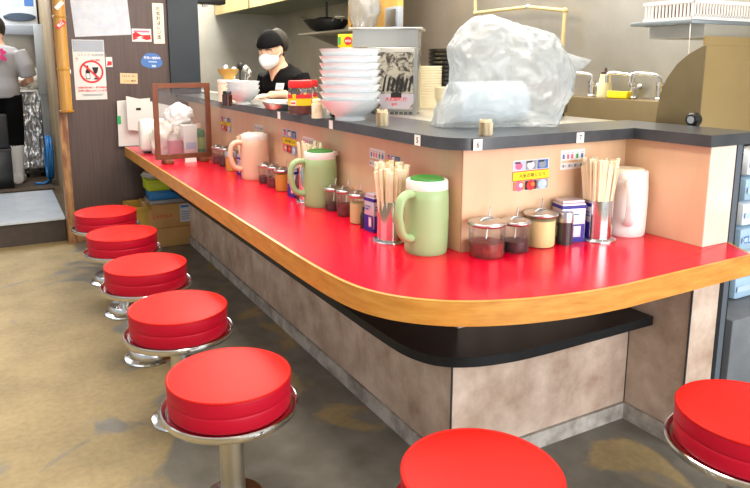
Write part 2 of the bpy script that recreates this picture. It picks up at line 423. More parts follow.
m = MB(); m.prism(outer + inner, -.078, -.003); o = m.build('wood_edge', OAK, wt); o['label'] = 'orange wooden edge band'
ins = inset(outer, .013); ins[0] = (-WL + .013, LY); ins[-1] = (1.018, -D - .002); ins[-2] = (.932, -.527)
m = MB(); m.prism(ins + inner, -.003, .0005); m.build('red_top', RED, wt)
# lip of the wood edge level with the red top
m = MB()
for i in range(len(outer) - 1):
    a, b, c, d = outer[i], outer[i + 1], ins[i + 1], ins[i]
    m.add([Vector((*a, .0)), Vector((*b, .0)), Vector((*c, .0)), Vector((*d, .0)), Vector((*a, -.004)), Vector((*b, -.004))], [[0, 1, 2, 3], [4, 5, 1, 0]])
m.build('wood_lip', OAK, wt)

SZ = .462
sh = thing('bag_shelf', 'black laminate shelf running round under the red worktop', 'shelf', (0, 0, SZ))
edge_px = [(342, 313.5), (362, 328), (376.7, 338), (390, 347), (402, 354.5), (417, 361), (433, 365.7), (450, 367.7), (466, 367.7), (483, 366.7), (516.7, 361.7), (550, 353.3)]
ep = [at(u, v, z=SZ) for u, v in edge_px]
xs_ = (ep[0].x + ep[1].x) / 2; ysf = ep[-1].y; pass
sc_ = smooth([(xs_, ep[0].y + .1)] + [(max(p.x, xs_), p.y) for p in ep])
m = MB(); m.prism([(xs_, LY)] + sc_ + [(.766, ysf), (.766, -.001), (-.001, -.001), (-.001, LY)], 0, .036); m.build('shelf_board', BLACKLAM, sh)

lg = thing('raised_ledge', 'dark slate ledge running along the top of the peach wall', 'ledge', (0, 0, ZL))
yf = -.062
lc = smooth([(-.0906, .22), (-.0906, .12), (-.086, .06), (-.07, .01), (-.04, -.03), (0, -.052), (.06, yf), (.14, yf)])
lo = [(-.0906, LY)] + lc + [(W - .035, yf - .004), (W - .03, -D - .02), (1.13, -D - .02), (1.13, .22), (.27, .22), (.27, LY)]
m = MB(); m.prism(lo, 0, TL - ZL); m.build('ledge_board', LEDGE, lg)
def tagmark(P, U, txt, w=.040, h=.046):
    m = MB(); f = Frame(m, Vector(P) - Vector((0, 0, ZL)) - Vector(U).normalized() * (w / 2) - Z * (h / 2 - .002), U, Z, w, h * .88); f.sheet(WHITEP)
    if txt: f.text(INKBLK, txt, .5, .48, .75)
    m.build('number_tag', None, lg)['label'] = 'white number tag' + (' reading ' + txt if txt else ', too worn to read')
P = at(478, 143.5, y=yf - .001); tagmark((P.x, yf, 1.213), X, '6')
P = at(580, 138, y=yf - .003); tagmark((P.x, yf - .004, 1.213), X, '7')
for v, t in (((417.5, 141), '5'), ((331, 126), ''), ((279, 116), '')):
    P = at(*v, x=-.0906); tagmark((-.0906, P.y, 1.213), -Y, t)

# ================================================================== STOOLS
def make_stool(label):
    t = thing('bar_stool', label, 'stool', group='red counter stools')
    m = MB()
    m.lathe([(0, .392), (.192, .392), (.198, .398), (.2, .406), (.2005, .439), (.1992, .4445), (.1975, .4465), (.1992, .4485), (.2005, .454), (.2005, .490), (.1995, .4945), (.196, .4965)], n=64)
    m.build('seat_side', VINYLS, t, 50)
    m = MB(); m.lathe([(.1985, .4925), (.2018, .4955), (.2022, .4985), (.200, .5015), (.1965, .5018), (.1945, .5000), (.1925, .5002), (.17, .5025), (.12, .5045), (.06, .5055), (0, .506)], n=64); m.build('seat_top', VINYL_LIT, t, 50)
    m = MB(); m.lathe([(0, .374), (.17, .374), (.213, .374), (.2195, .377), (.2235, .384), (.2245, .392), (.223, .399), (.2195, .402), (.2155, .400), (.2125, .395), (.2075, .391), (0, .391)], n=64); o = m.build('rim', CHROME, t); o['label'] = 'chrome rim round the seat'
    m = MB(); m.lathe([(0, .330), (.045, .330), (.06, .345), (.13, .3715), (0, .3715)], n=40); m.build('seat_plate', BRUSH, t)
    m = MB(); m.lathe([(0, .03), (.041, .03), (.041, .331), (0, .331)], n=40); m.build('pole', BRUSH, t)
    m = MB(); m.lathe([(0, 0), (.132, 0), (.134, .005), (.130, .012), (.112, .017), (.106, .020), (.104, .048), (.099, .056), (.05, .062), (.0415, .064), (0, .064)], n=48); m.build('base', CHROME, t)
    return t
s0 = make_stool('red round stool farthest from the camera, next to the dark wall')
s0.location = Vector((-.8866, 2.8035, 0)) * S
for x, y, l in ((-.8866, 2.1347, 'second red stool from the dark wall along the left of the counter'),
                (-.8866, 1.4266, 'third red stool from the dark wall along the left of the counter'),
                (-.8866, .7472, 'fourth red stool from the dark wall, just behind the large near left one'),
                (-.8866, .0561, 'large near red stool at left with its steel pole in full view'),
                (-.50, -.76, 'red stool cut off by the bottom edge, in front of the rounded counter corner'),
                (.375, -.905, 'red stool cut off at the lower right, before the counter end')):
    dup(s0, (x, y, 0), random.uniform(0, 6), l)
# ================================================================== ON THE WORKTOP
def put(u, v, z=ZC): return at(u, v, z=z)
IMGL = math.atan2(-RT.y, -RT.x)              # heading of "picture left" on the floor plan

def make_jug(name_label, body, lid, collar, u, v, top, r, hang, spout=True, group='insulated water jugs', hl=.075, recess=True):
    P = put(u, v); P += Vector((FW.x, FW.y, 0)).normalized() * r
    H = zat(P, top) - ZC
    t = thing('water_jug', name_label, 'jug', (P.x, P.y, ZC), hang, group)
    m = MB(); m.lathe([(0, 0), (r * .93, 0), (r * .965, .004), (r * .985, .02), (r, H * .25), (r * 1.01, H * .5), (r * .995, H * .72), (r * .965, H * .855), (r * .94, H * .862), (0, H * .862)], n=48)
    m.build('jug_body', body, t, 50)
    m = MB(); m.lathe([(0, H * .845), (r * .95, H * .845), (r * .965, H * .852), (r * .955, H * .95), (r * .93, H * .972), (r * .80, H * .975), (r * .78, H * .965), (0, H * .965)], n=48)
    if spout: m.prism([(-r * .93, r * .22), (-r * 1.16, 0), (-r * .93, -r * .22), (-r * .6, 0)], H * .89, H * .968)
    c = m.build('collar', collar, t, 50)
    m = MB(); m.lathe([(0, H * .962), (r * .77, H * .962), (r * .77, H * .985), (r * .73, H), (r * .5, H * 1.0), (r * .45, H * .99), (0, H * .99)], n=40)
    m.build('lid', lid, t, 50)
    m = MB(); z1, z0 = H * .80, H * .22
    m.tube([(r * .85, 0, z1), (r + hl * .35, 0, z1 + .008), (r + hl * .72, 0, z1 - .004), (r + hl * .9, 0, z1 - .03), (r + hl * .92, 0, z1 - .08), (r + hl * .88, 0, (z0 + z1) / 2), (r + hl * .82, 0, z0 + .055), (r + hl * .7, 0, z0 + .022), (r + hl * .35, 0, z0 + .005), (r * .85, 0, z0)], [.016, .017, .017, .016, .015, .015, .015, .016, .017, .018], 12, flat=1.25)
    h = m.build('handle', body, t, 60); s = h.modifiers.new('s', 'SUBSURF'); s.levels = s.render_levels = 1
    return t
make_jug('sage green water jug nearest the counter corner, white collar and green lid', GREENP, GREEND, WHITEP, 428, 257, 177, .082, IMGL + .75, False)
make_jug('sage green water jug with white spout, farther along the left counter', GREENP, GREEND, WHITEP, 319.5, 208.5, 150, .083, IMGL + .35)
make_jug('pale pink water jug with white collar, the farthest jug on the counter', PINKP, WHITEP, WHITEP, 253, 180.5, 133, .085, IMGL + .5, False)
make_jug('white water jug with handle towards the stools, near the right end panel', WHITEP, CREAM, WHITEP, 632, 238, 168, .080, IMGL + 1.30, False)

TIN = mat('brushed_lid', '#c9c7c4', .28, 1)
def make_jar(label, u, v, top, r, fill, level, body=GLASS, rz=0, group='lidded seasoning jars', spoon=True):
    P = put(u, v); P += Vector((FW.x, FW.y, 0)).normalized() * r
    H = zat(P, top) - ZC
    t = thing('seasoning_jar', label, 'jar', (P.x, P.y, ZC), rz, group)
    hb = H - .018
    m = MB(); m.lathe([(0, 0), (r * .93, 0), (r * .97, .006), (r, .02), (r, hb)], n=36); m.build('glass_body', body, t, 50)
    m = MB(); m.lathe([(0, .004), (r * .9, .004), (r * .93, .01), (r * .93, hb * level), (r * .5, hb * level + .004), (0, hb * level)], n=30); m.build('contents', fill, t, 50)
    m = MB(); m.lathe([(r * .98, hb - .004), (r * 1.08, hb), (r * 1.1, hb + .006), (r * 1.06, hb + .010), (r * .9, hb + .014), (r * .4, hb + .017), (0, hb + .018)], n=40)
    l = m.build('lid', TIN, t, 50)
    m = MB(); m.tube([(-r * .5, 0, hb + .014), (-r * .3, 0, hb + .023), (r * .3, 0, hb + .023), (r * .5, 0, hb + .014)], .004, 8); m.build('lid_grip', TIN, l)
    if spoon:
        m = MB(); m.tube([(r * .2, r * .3, hb * .4), (r * .5, r * .5, hb + .012), (r * .8, r * .7, hb + .05)], .0028, 6); m.build('spoon', TIN, t)
    return t
CHILI = mat('chili_paste', '#a8321a', .35, noise_=(60, '#6d1a10', .4, .6), bump=(60, .6))
DARKP = mat('dark_sauce', '#3c1016', .3); PLUM = mat('plum_pickle', '#6d1a2c', .4, noise_=(50, '#3c0a18', .4, .6), bump=(50, .5))
GARL = mat('grated_garlic', '#efe0a0', .5, bump=(50, .3)); YELC = mat('yellow_mustard', '#e6a824', .5, bump=(40, .2)); REDC = mat('red_pickles', '#8c2420', .45, noise_=(40, '#5a1512', .4, .6))
make_jar('wide glass jar of red chili paste nearest the wall corner, right run', 489.5, 260.5, 219, .066, CHILI, .45)
make_jar('glass jar of dark purple sauce between chili jar and yellow jar', 518, 254.5, 218, .053, DARKP, .38)
make_jar('wide glass jar of pale yellow garlic, right run of the counter', 543.5, 249.5, 210, .061, GARL, .86)
make_jar('glass jar of dark seasoning touching the farther sage green jug', 333, 212, 186, .040, DARKP, .35)
make_jar('glass jar of reddish pickles between dark jar and yellow jar, left run', 345.5, 217.5, 188, .042, REDC, .5)
make_jar('glass jar of yellow garlic beside the blue tin, left run', 358.5, 225, 192, .040, GARL, .75)
make_jar('glass jar of dark seasoning just right of the pale pink jug', 265, 184, 163, .042, DARKP, .4)
make_jar('glass jar of brown seasoning second from the pale pink jug', 273.5, 188, 165, .042, REDC, .4)
make_jar('jar filled with yellow mustard, third from the pale pink jug', 282.5, 192, 168, .046, YELC, .88)
make_jar('small brown seasoning jar nearest the wood-framed screen', 217.5, 164, 145.5, .045, REDC, .5)
make_jar('small brown seasoning jar between screen-side jar and yellow shaker', 224.5, 167, 147, .045, DARKP, .5)

def make_shaker(label, u, v, top, r, fill, level=.92):
    P = put(u, v); P += Vector((FW.x, FW.y, 0)).normalized() * r; H = zat(P, top) - ZC
    t = thing('shaker', label, 'shaker', (P.x, P.y, ZC), 0, 'table shakers')
    m = MB(); m.lathe([(0, 0), (r, 0), (r, H * .72)], n=28); m.build('glass_body', GLASS, t)
    m = MB(); m.lathe([(0, .003), (r * .92, .003), (r * .92, H * .72 * level), (0, H * .72 * level)], n=28); m.build('contents', fill, t)
    m = MB(); m.lathe([(r * .98, H * .68), (r * 1.05, H * .69), (r * 1.05, H * .94), (r * .95, H * .99), (0, H)], n=28); m.build('cap', TIN, t, 40)
make_shaker('shaker of black pepper with steel cap beside the tall blue tin', 566.5, 246, 211, .030, BLACK)
make_shaker('yellow spice shaker with steel cap left of the pale pink jug', 230.8, 171.5, 150, .043, YELC)

NAVYP = mat('royal_blue_print', '#2a1f8c', .4); LILAC = mat('silver_lilac_tin', '#cfc3cc', .35, .5)
def make_tin(label, P0, w, d, top, ang):
    P = Vector(P0); H = zat(P, top) - ZC
    t = thing('seasoning_tin', label, 'tin', (P.x, P.y, ZC), ang, 'blue and silver tins')
    m = MB(); m.bb(-w / 2, -d / 2, 0, w / 2, d / 2, H - .012, .004); m.build('tin_body', LILAC, t)
    m = MB(); m.bb(-w / 2 - .001, -d / 2 - .001, H - .032, w / 2 + .001, d / 2 + .001, H - .018); m.build('blue_band', NAVYP, t); m = MB(); m.bb(-w / 2 - .001, -d / 2 - .001, .002, w / 2 + .001, d / 2 + .001, .016)
    m.build('blue_band', NAVYP, t)
    m = MB()
    for O, U, ww in ((Vector((-w / 2, -d / 2 - .0005, 0)), X, w), (Vector((w / 2 + .0005, -d / 2, 0)), Y, d), (Vector((-w / 2 - .0005, d / 2, 0)), -Y, d)):
        f = Frame(m, O, U, Z, ww, H); f.rect(NAVYP, .04, .08, .96, .44); f.rect(LILAC, .5, .14, .8, .40); f.rect(WHITEP, .56, .18, .74, .36); f.rect(INKBLU, .1, .58, .5, .62); f.rect(INKBLU, .1, .66, .7, .69)
    m.build('printed_label', None, t)
    m = MB(); m.bb(-w * .46, -d * .44, H - .012, w * .46, d * .44, H, .003); m.build('lid', LILAC, t)
    return t
P = put(573, 243) + Vector((.01, .04, 0)); make_tin('blue and silver seasoning tin between pepper shaker and right chopstick holder', P, .105, .075, 199, -.25)
P = put(372, 233) + Vector((.03, .03, 0)); make_tin('blue and silver seasoning tin beside the near chrome chopstick holder', P, .06, .07, 193, .1)
P = put(294, 198) + Vector((.03, .03, 0)); make_tin('blue and silver tin left of the farther sage green jug', P, .07, .08, 167, .1)
P = put(237.5, 177) + Vector((.06, .06, 0)); make_tin('blue tin mostly hidden behind the pale pink jug', P, .06, .07, 154, .1)

def make_bottle(label, u, v, top, r, col, name='sauce_bottle'):
    P = put(u, v); P += Vector((FW.x, FW.y, 0)).normalized() * r; H = zat(P, top) - ZC
    t = thing(name, label, 'bottle', (P.x, P.y, ZC))
    m = MB(); m.lathe([(0, 0), (r, 0), (r, H * .6), (r * .7, H * .78), (r * .5, H * .82), (0, H * .82)], n=24); m.build('bottle_body', col, t, 50)
    m = MB(); m.lathe([(0, H * .8), (r * .58, H * .8), (r * .58, H * .97), (r * .5, H), (0, H)], n=24); m.build('cap', BLACK, t, 50)
make_bottle('slim dark sauce bottle between yellow jar and blue tin, left run', 364.5, 229, 207, .018, mat('soy_dark', '#1b0c0a', .2))
make_bottle('dark sauce bottle half hidden behind the right chopstick holder', 589, 238, 205, .028, mat('soy_black', '#121018', .2))
make_bottle('brown sauce bottle behind the farther sage green jug', 300, 199, 168, .03, mat('brown_sauce', '#5a2418', .25))

def make_holder(label, u, v, top, ctop, r, clabel, n=20, seed=1, group=None):
    rnd = random.Random(seed)
    P = put(u, v); P += Vector((FW.x, FW.y, 0)).normalized() * r * 1.3; H = zat(P, top) - ZC; CH = zat(P, ctop) - ZC
    t = thing('chopstick_holder', label, 'holder', (P.x, P.y, ZC), 0, 'chrome chopstick holders')
    m = MB(); m.lathe([(0, 0), (r * 1.32, 0), (r * 1.34, .004), (r * 1.3, .009), (r * 1.05, .013), (0, .013)], n=40); m.build('base', CHROME, t, 50)
    m = MB(); m.lathe([(r, .012), (r, H), (r * .96, H), (r * .95, .018), (0, .018)], n=40); m.build('cup', CHROME, t, 50)
    proto = None
    k = 0
    pts = [(0, 0)] + [(.45, a) for a in range(9)] + [(.82, a) for a in range(n - 10)]
    for rr, a in pts:
        q = 0 if rr == 0 else 2 * PI * a / (9 if rr < .6 else n - 10) + rnd.uniform(-.1, .1)
        rb = rr * r * .72; bx, by = rb * math.cos(q), rb * math.sin(q)
        h = CH - rnd.uniform(0, .035)
        tx, ty = bx * (1.75 + rnd.uniform(0, .35)), by * (1.75 + rnd.uniform(0, .35))
        o = MB(); L = h - .022
        if proto is None:
            o.box((0, 0, .5), (.0185, .009, 1), 0); proto = o.build('chopsticks', WOODP)
            c = proto
        else: c = proto.copy(); COL.objects.link(c)
        c.location = Vector((P.x + bx, P.y + by, ZC + .022)) * S
        dirv = Vector((tx - bx, ty - by, h - .022)); ln = dirv.length
        c.rotation_mode = 'QUATERNION'; c.rotation_quaternion = dirv.to_track_quat('Z', 'Y') @ Matrix.Rotation(rnd.uniform(0, PI), 3, 'Z').to_quaternion()
        c.scale = (1, 1, ln); tag(c, clabel, 'chopsticks', group)
make_holder('chrome chopstick holder beside the nearest sage green jug', 391.5, 245.5, 200, 162, .055, 'pale wooden chopsticks in the chrome holder beside the nearest green jug', 28, 3, 'chopsticks by the nearest green jug')
make_holder('chrome chopstick holder left of the white jug, right run', 603, 244, 199, 158, .056, 'pale wooden chopsticks in the chrome holder left of the white jug', 28, 4, 'chopsticks by the white jug')
make_holder('chrome chopstick holder behind the farther sage green jug', 309, 204, 166, 140, .055, 'pale wooden chopsticks in the holder behind the farther green jug', 18, 5, 'chopsticks behind the farther green jug')
make_holder('chrome chopstick holder behind the pale pink jug', 246, 173, 148, 131, .05, 'pale wooden chopsticks in the holder behind the pale pink jug', 16, 6, 'chopsticks behind the pink jug')

# framed screen standing across the far end of the worktop
A = at(157.5, 164, z=ZC); B = at(212.5, 160, z=ZC); Yf = (A.y + B.y) / 2
A = at(156, 160, y=Yf); B = at(212, 160, y=Yf); fw_ = B.x - A.x; fz = (zat((A.x, Yf), 83) + zat((B.x, Yf), 83)) / 2 - ZC
fr = thing('framed_screen', 'clear counter screen in a brown wooden frame on the far worktop', 'screen', (A.x, Yf, ZC))
FRW = mat('brown_frame_wood', '#7a4426', .45, noise_=(12, '#5f3219', .3, .7), stretch=(2, 2, 1))
m = MB(); b = .034
m.bb(0, -.012, .028, b, .012, fz); m.bb(fw_ - b, -.012, .028, fw_, .012, fz); m.bb(b, -.012, fz - b, fw_ - b, .012, fz); m.bb(b, -.012, .028, fw_ - b, .012, .028 + b); m.build('frame', FRW, fr)
m = MB(); m.bb(b, -.002, .028 + b, fw_ - b, .002, fz - b); m.build('pane', PANE, fr)
for xx in (.05, fw_ - .1):
    m = MB(); m.bb(xx, -.07, 0, xx + .06, .07, .028, .004); m.build('foot', FRW, fr)
m = MB(); m.bb(.2, -.03, 0, .28, -.02, .03); m.build('white_clip', WHITEP, fr)

# behind the screen
def crumple(c, s, amp, seed, sub=4, fr=2.5, flatz=None):
    b = bmesh.new(); bmesh.ops.create_icosphere(b, subdivisions=sub, radius=1); b.verts.index_update()
    out = []
    for v in b.verts:
        p = v.co.copy(); n = noise.fractal(p * fr + Vector((seed, seed * .7, 0)), 1.0, 2.0, 4) ; q = 1 - abs(noise.noise(p * fr * 1.7 + Vector((0, seed, 3)))) * 1.4
        p *= 1 + amp * n + amp * .5 * q
        P = Vector((p.x * s[0], p.y * s[1], p.z * s[2])) + Vector(c)
        if flatz is not None: P.z = max(P.z, flatz)
        out.append(P)
    fs = [[v.index for v in f.verts] for f in b.faces]; b.free(); return out, fs
def on_top(u, v, y): q = at(u, v, y=y); return q
# sheets of paper leaning on the dark wall
for pts, lab, yy in (([(117, 101), (119, 148), (150, 150), (150, 98)], 'white menu folder with green tabs leaning on the dark wall', 3.985),
                     ([(126, 96), (128, 130), (197, 135), (199, 112)], 'white paper bag propped slanting against the dark wall', 3.93)):
    P4 = [at(u, v, y=yy) for u, v in pts]
    m = MB(); n4 = len(P4); m.use(PAPER)
    P4 = [Vector((p.x, p.y, max(p.z, ZC + .002))) for p in P4]
    m.add(P4 + [p + Vector((0, .012, 0)) for p in P4], [[0, 1, 2, 3], [7, 6, 5, 4]] + [[i, (i + 1) % 4, 4 + (i + 1) % 4, 4 + i] for i in range(4)])
    if 'folder' in lab:
        a = at(117, 116, y=yy - .004); m.use(INKGRN); m.bb(a.x, yy - .003, a.z - .07, a.x + .03, yy - .001, a.z)
    else:
        for u, v in ((136, 108), (186, 120)):
            a = at(u, v, y=yy - .004); m.use(INKBLK if u < 150 else INKGRN); m.bb(a.x, yy - .003, a.z - .02, a.x + .04, yy - .001, a.z)
    tag(m.build('paper_folder' if 'folder' in lab else 'paper_bag', None), lab, 'paper')
q = at(148, 153, z=ZC)
t = thing('tissue_box', 'white cloth-covered tissue box left of the wooden screen frame', 'tissue box', (q.x + .08, q.y + .04, ZC), -.1)
hh = zat(q, 120) - ZC
m = MB(); m.bb(-.13, -.08, .012, .15, .10, hh, .03); o = m.build('cover', mat('white_cloth', '#f3efe9', .8, bump=(12, .5)), t, 60)
m = MB(); m.bb(-.10, -.075, 0, .13, .09, .012); m.build('tray', BLACK, t)
q = at(172, 156, z=ZC)
t = thing('cloth_bundle', 'crumpled off-white cloth bundle standing behind the framed pane', 'cloth', (q.x, q.y + .12, ZC))
vs, fs = crumple((0, 0, .12), (.12, .09, .13), .25, 3.1, 4, 2, 0.0); m = MB(); m.add(vs, fs); m.build('bundle', mat('offwhite_cloth', '#efe8dc', .85), t, 60)
vs, fs = crumple((.1, .03, .29), (.10, .08, .085), .3, 5.1, 4, 2.4); m = MB(); m.add(vs, fs); o = m.build('crumpled_top', mat('white_film', '#fbf7f5', .6), t, 60)
PINKL = mat('pink_liquid', '#f08aa0', .2)
q = at(178, 157, z=ZC) + Vector((0, .07, 0))
t = thing('spray_bottle', 'clear bottle of pink liquid seen through the framed pane', 'bottle', tuple(q))
m = MB(); m.lathe([(0, 0), (.055, 0), (.055, .12), (0, .12)], n=24); m.build('pink_liquid', PINKL, t)
m = MB(); m.lathe([(.057, .0), (.057, .15), (.03, .19), (.018, .2), (.018, .22)], n=24); m.build('bottle_body', GLASS, t)
m = MB(); m.lathe([(0, .22), (.022, .22), (.022, .25), (0, .25)], n=20); m.build('cap', WHITEP, t)
q = at(191, 155.5, z=ZC) + Vector((0, .05, 0))
t = thing('napkin_box', 'upright white box seen through the framed pane', 'box', tuple(q), .1)
m = MB(); m.bb(-.055, -.045, 0, .055, .045, .235, .005); m.build('carton', WHITEP, t)
m = MB(); m.bb(-.04, -.047, .05, .04, -.0451, .1); m.build('printed_panel', INKSKY, t)
q = at(201, 154, z=ZC) + Vector((0, .05, 0))
t = thing('detergent_bottle', 'green bottle with pale cap at the right edge of the framed pane', 'bottle', tuple(q))
m = MB(); m.lathe([(0, 0), (.05, 0), (.05, .16), (.045, .18), (.018, .195), (.018, .205), (0, .205)], n=24); m.build('bottle_body', mat('bottle_green', '#2c8a4e', .3), t, 50)
m = MB(); m.lathe([(.0505, .04), (.0505, .13)], n=24); m.build('label', mat('light_green_label', '#9acb5e', .5), t)
m = MB(); m.lathe([(0, .2), (.022, .2), (.022, .235), (0, .24)], n=20); m.build('cap', CREAM, t)

# ================================================================== STICKERS ON THE PEACH WALL
def photo_sheet(m, O, U, w, h):
    f = Frame(m, O, U, Z, w, h); f.sheet(PAPER)
    for i in range(3):
        f.rect((INKSKY, INKGRY, INKBLU)[i], .02 + .325 * i, .68, .32 + .325 * i, .97)
        f.disc((INKPNK, WHITEP, INKGRY)[i], .16 + .325 * i, .82, .1, 14, .8); f.rect(INKBLK, .05 + .325 * i, .9, .2 + .325 * i, .95)
    f.rect(INKRED, 0, .62, 1, .655); f.rect(INKYEL, 0, .36, 1, .63); f.text(INKBLK, '人気の味くらべ', .53, .49, .16); f.rect(INKRED, 0, .335, 1, .36)
    for i in range(3):
        f.rect((INKORG, INKBLK, INKGRY)[i], .02 + .325 * i, .03, .32 + .325 * i, .32)
        f.disc((INKPNK, INKRED, INKSKY)[i], .17 + .325 * i, .17, .12, 14, .9); f.disc((WHITEP, INKORG, WHITEP)[i], .22 + .325 * i, .2, .05, 10, .9)
def note_sheet(m, O, U, w, h):
    f = Frame(m, O, U, Z, w, h); f.sheet(WHITEP)
    for u, c in ((.12, INKBLU), (.3, INKPNK), (.47, INKPNK), (.68, INKGRN), (.88, INKBLU)):
        f.rect(c, u - .05, .55, u + .04, .78); f.rect(INKGRY, u - .04, .84, u + .05, .87)
    f.rect(INKTAN, .04, .36, .96, .46); f.text(INKORG, 'お好みでどうぞ', .5, .41, .09)
    for u in (.12, .36, .6, .84): f.rect(INKGRY, u - .05, .12, u + .01, .26); f.rect(INKSKY, u + .02, .15, u + .1, .22)
def stick(fn, name, label, corners, axis, cat='sticker'):
    """corners: photo pixels of top-left, top-right, bottom-left on the wall plane"""
    kw = {'y': -.0002} if axis == 'y' else {'x': -.0002}
    a, b, c = [at(u, v, **kw) for u, v in corners]; U = X if axis == 'y' else -Y
    w = abs((b - a).dot(U)); h = abs(a.z - c.z); m = MB(); fn(m, (a.x, a.y, c.z), U, w, h); return tag(m.build(name, None), label, cat)
stick(photo_sheet, 'menu_sticker', 'food photo sticker with yellow band on the peach wall, right run', [(513, 161), (549, 157), (513, 192)], 'y')
stick(note_sheet, 'notice_sticker', 'white notice sticker above the blue tin and right chopsticks', [(561, 150.5), (585, 147), (561, 170)], 'y')
stick(note_sheet, 'notice_sticker', 'white notice sticker above the near jars, left run', [(370, 147.5), (385, 149.5), (370, 166)], 'x')
stick(photo_sheet, 'menu_sticker', 'orange and yellow sticker half hidden behind the near chopsticks', [(387, 154), (401, 156), (386, 167)], 'x')
stick(photo_sheet, 'menu_sticker', 'food photo sticker with yellow band left of the farther green jug', [(283, 128), (297, 131), (283, 151)], 'x')
stick(note_sheet, 'notice_sticker', 'small notice sticker above the chopsticks behind the farther green jug', [(303, 136), (314, 138), (303, 149)], 'x')
stick(note_sheet, 'notice_sticker', 'small notice sticker above the pale pink jug', [(255, 124), (263, 126), (255, 134)], 'x')
stick(photo_sheet, 'menu_sticker', 'faded small food sticker just right of the framed pane', [(221, 116), (231, 118), (221, 129)], 'x')

# ================================================================== ON THE RAISED LEDGE
def ledge_spot(u, v): return at(u, v, z=TL)
def bowl_profile(r, h, foot, t=.006):
    return [(0, 0), (foot, 0), (foot, .018), (foot * 1.02, .02), (r * .62, h * .34), (r * .84, h * .62), (r * .97, h * .93), (r, h), (r - t, h), (r * .84 - t, h * .63), (r * .62 - t * 1.2, h * .36), (foot * .8, .028), (0, .028)]
q = ledge_spot(350, 121); q += Vector((FW.x, FW.y, 0)).normalized() * .078
rim = [zat(q, v) for v in (49, 56, 63, 70, 77, 84.5, 92, 99.5)]
R = 31.2 / px((q.x, q.y, 1.45))
proto = None
hb = rim[-1] - TL
for i in range(8):
    z = rim[7 - i] - hb
    lab = 'large white ramen bowl, ' + ('bottom bowl of the tall stack on the ledge' if i == 0 else ORD[7 - i] + ' from the top of the tall stack' if i < 7 else 'topmost of the tall stack on the ledge')
    if proto is None:
        m = MB(); m.lathe(bowl_profile(R, hb, R * .5), n=56); proto = m.build('ramen_bowl', WHITE, None, 50); o = proto
    elif i == 1: m = MB(); m.lathe(bowl_profile(R, hb, R * .36), n=56); proto = m.build('ramen_bowl', WHITE, None, 50); o = proto
    else: o = proto.copy(); COL.objects.link(o)
    o.location = Vector((q.x, q.y, z)) * S; tag(o, lab, 'bowl', 'stacked ramen bowls')
STACK = q.copy()
# small stack on the left of the ledge
q = ledge_spot(243, 105) + Vector((.03, .08, 0)); R2 = 17 / px((q.x, q.y, 1.3)); z3 = [zat(q, v) for v in (89.5, 86.5)]
m = MB(); m.lathe(bowl_profile(R2, z3[0] - TL, R2 * .42, .003), n=40); a = tag(m.build('rice_bowl', WHITE, None, 50), 'white bowl at the bottom of the small pile near the cook', 'bowl', 'bowls in the small pile'); a.location = Vector((q.x, q.y, TL)) * S
m = MB(); m.lathe(bowl_profile(R2, z3[0] - TL, R2 * .30, .003), n=40); b = m.build('rice_bowl', WHITE, None, 50); a = b; b.location = Vector((q.x, q.y, TL + .027)) * S; tag(b, 'white bowl in the middle of the small pile near the cook', 'bowl')
b = a.copy(); COL.objects.link(b); b.location = Vector((q.x, q.y, TL + .054)) * S; tag(b, 'white bowl on top of the small pile near the cook', 'bowl')

# big chili jars with red lids
YLAB = mat('yellow_label', '#f4c81c', .5); PASTE = mat('dark_red_paste', '#5a120c', .3, noise_=(30, '#8a2414', .4, .7))
def chili_jar(label, u, v, top, r):
    q = ledge_spot(u, v) + Vector((FW.x, FW.y, 0)).normalized() * r; H = zat(q, top) - TL
    t = thing('chili_jar', label, 'jar', (q.x, q.y, TL), math.atan2(-FW.y, -FW.x) + .0, 'red-lidded jars on the ledge')
    m = MB(); m.lathe([(0, 0), (r * .95, 0), (r, .01), (r, H * .68), (r * .9, H * .78), (r * .86, H * .8)], n=36); m.build('glass_body', GLASS, t, 50)
    m = MB(); m.lathe([(0, .004), (r * .93, .004), (r * .94, H * .42), (0, H * .42)], n=32); m.build('contents', PASTE, t, 50)
    m = MB(); m.lathe([(0, H * .79), (r * .93, H * .79), (r * .95, H * .81), (r * .95, H * .96), (r * .9, H), (0, H)], n=36); m.build('lid', mat('red_lid', '#d81e1e', .4), t, 40)
    m = MB(); n = 20; a0 = 1.15
    def band(mt, z0, z1, lift, b0=-a0, b1=a0):
        m.use(mt); vs = []
        for k in range(n + 1):
            a = b0 + (b1 - b0) * k / n
            for z in (z0, z1): vs.append(Vector(((r + lift) * math.cos(a), (r + lift) * math.sin(a), z)))
        m.add(vs, [[2 * k, 2 * k + 2, 2 * k + 3, 2 * k + 1] for k in range(n)])
    band(YLAB, H * .27, H * .6, .0008); band(INKRED, H * .48, H * .6, .0014); band(WHITEP, H * .28, H * .42, .0018, -.75, -.25); band(INKRED, H * .32, H * .37, .0022, -.7, -.3); band(YLAB, H * .47, H * .61, .002, -.55, -.25)
    m.build('label', None, t, 50); return t
chili_jar('large red-lidded jar of chili paste with yellow label on the ledge', 299.5, 115, 80.5, .066)
chili_jar('red-lidded jar half hidden behind the large chili jar', 309, 112, 80, .05)
def small_pot(name, label, u, v, top, r, body, cap, cat, capn='cap'):
    q = ledge_spot(u, v) + Vector((FW.x, FW.y, 0)).normalized() * r; H = zat(q, top) - TL
    t = thing(name, label, cat, (q.x, q.y, TL))
    m = MB(); m.lathe([(0, 0), (r, 0), (r, H * .74), (r * .75, H * .8), (0, H * .8)], n=24); m.build('pot_body', body, t, 50)
    m = MB(); m.lathe([(0, H * .78), (r * .85, H * .78), (r * .85, H * .95), (r * .7, H), (0, H)], n=24); m.build(capn, cap, t, 50)
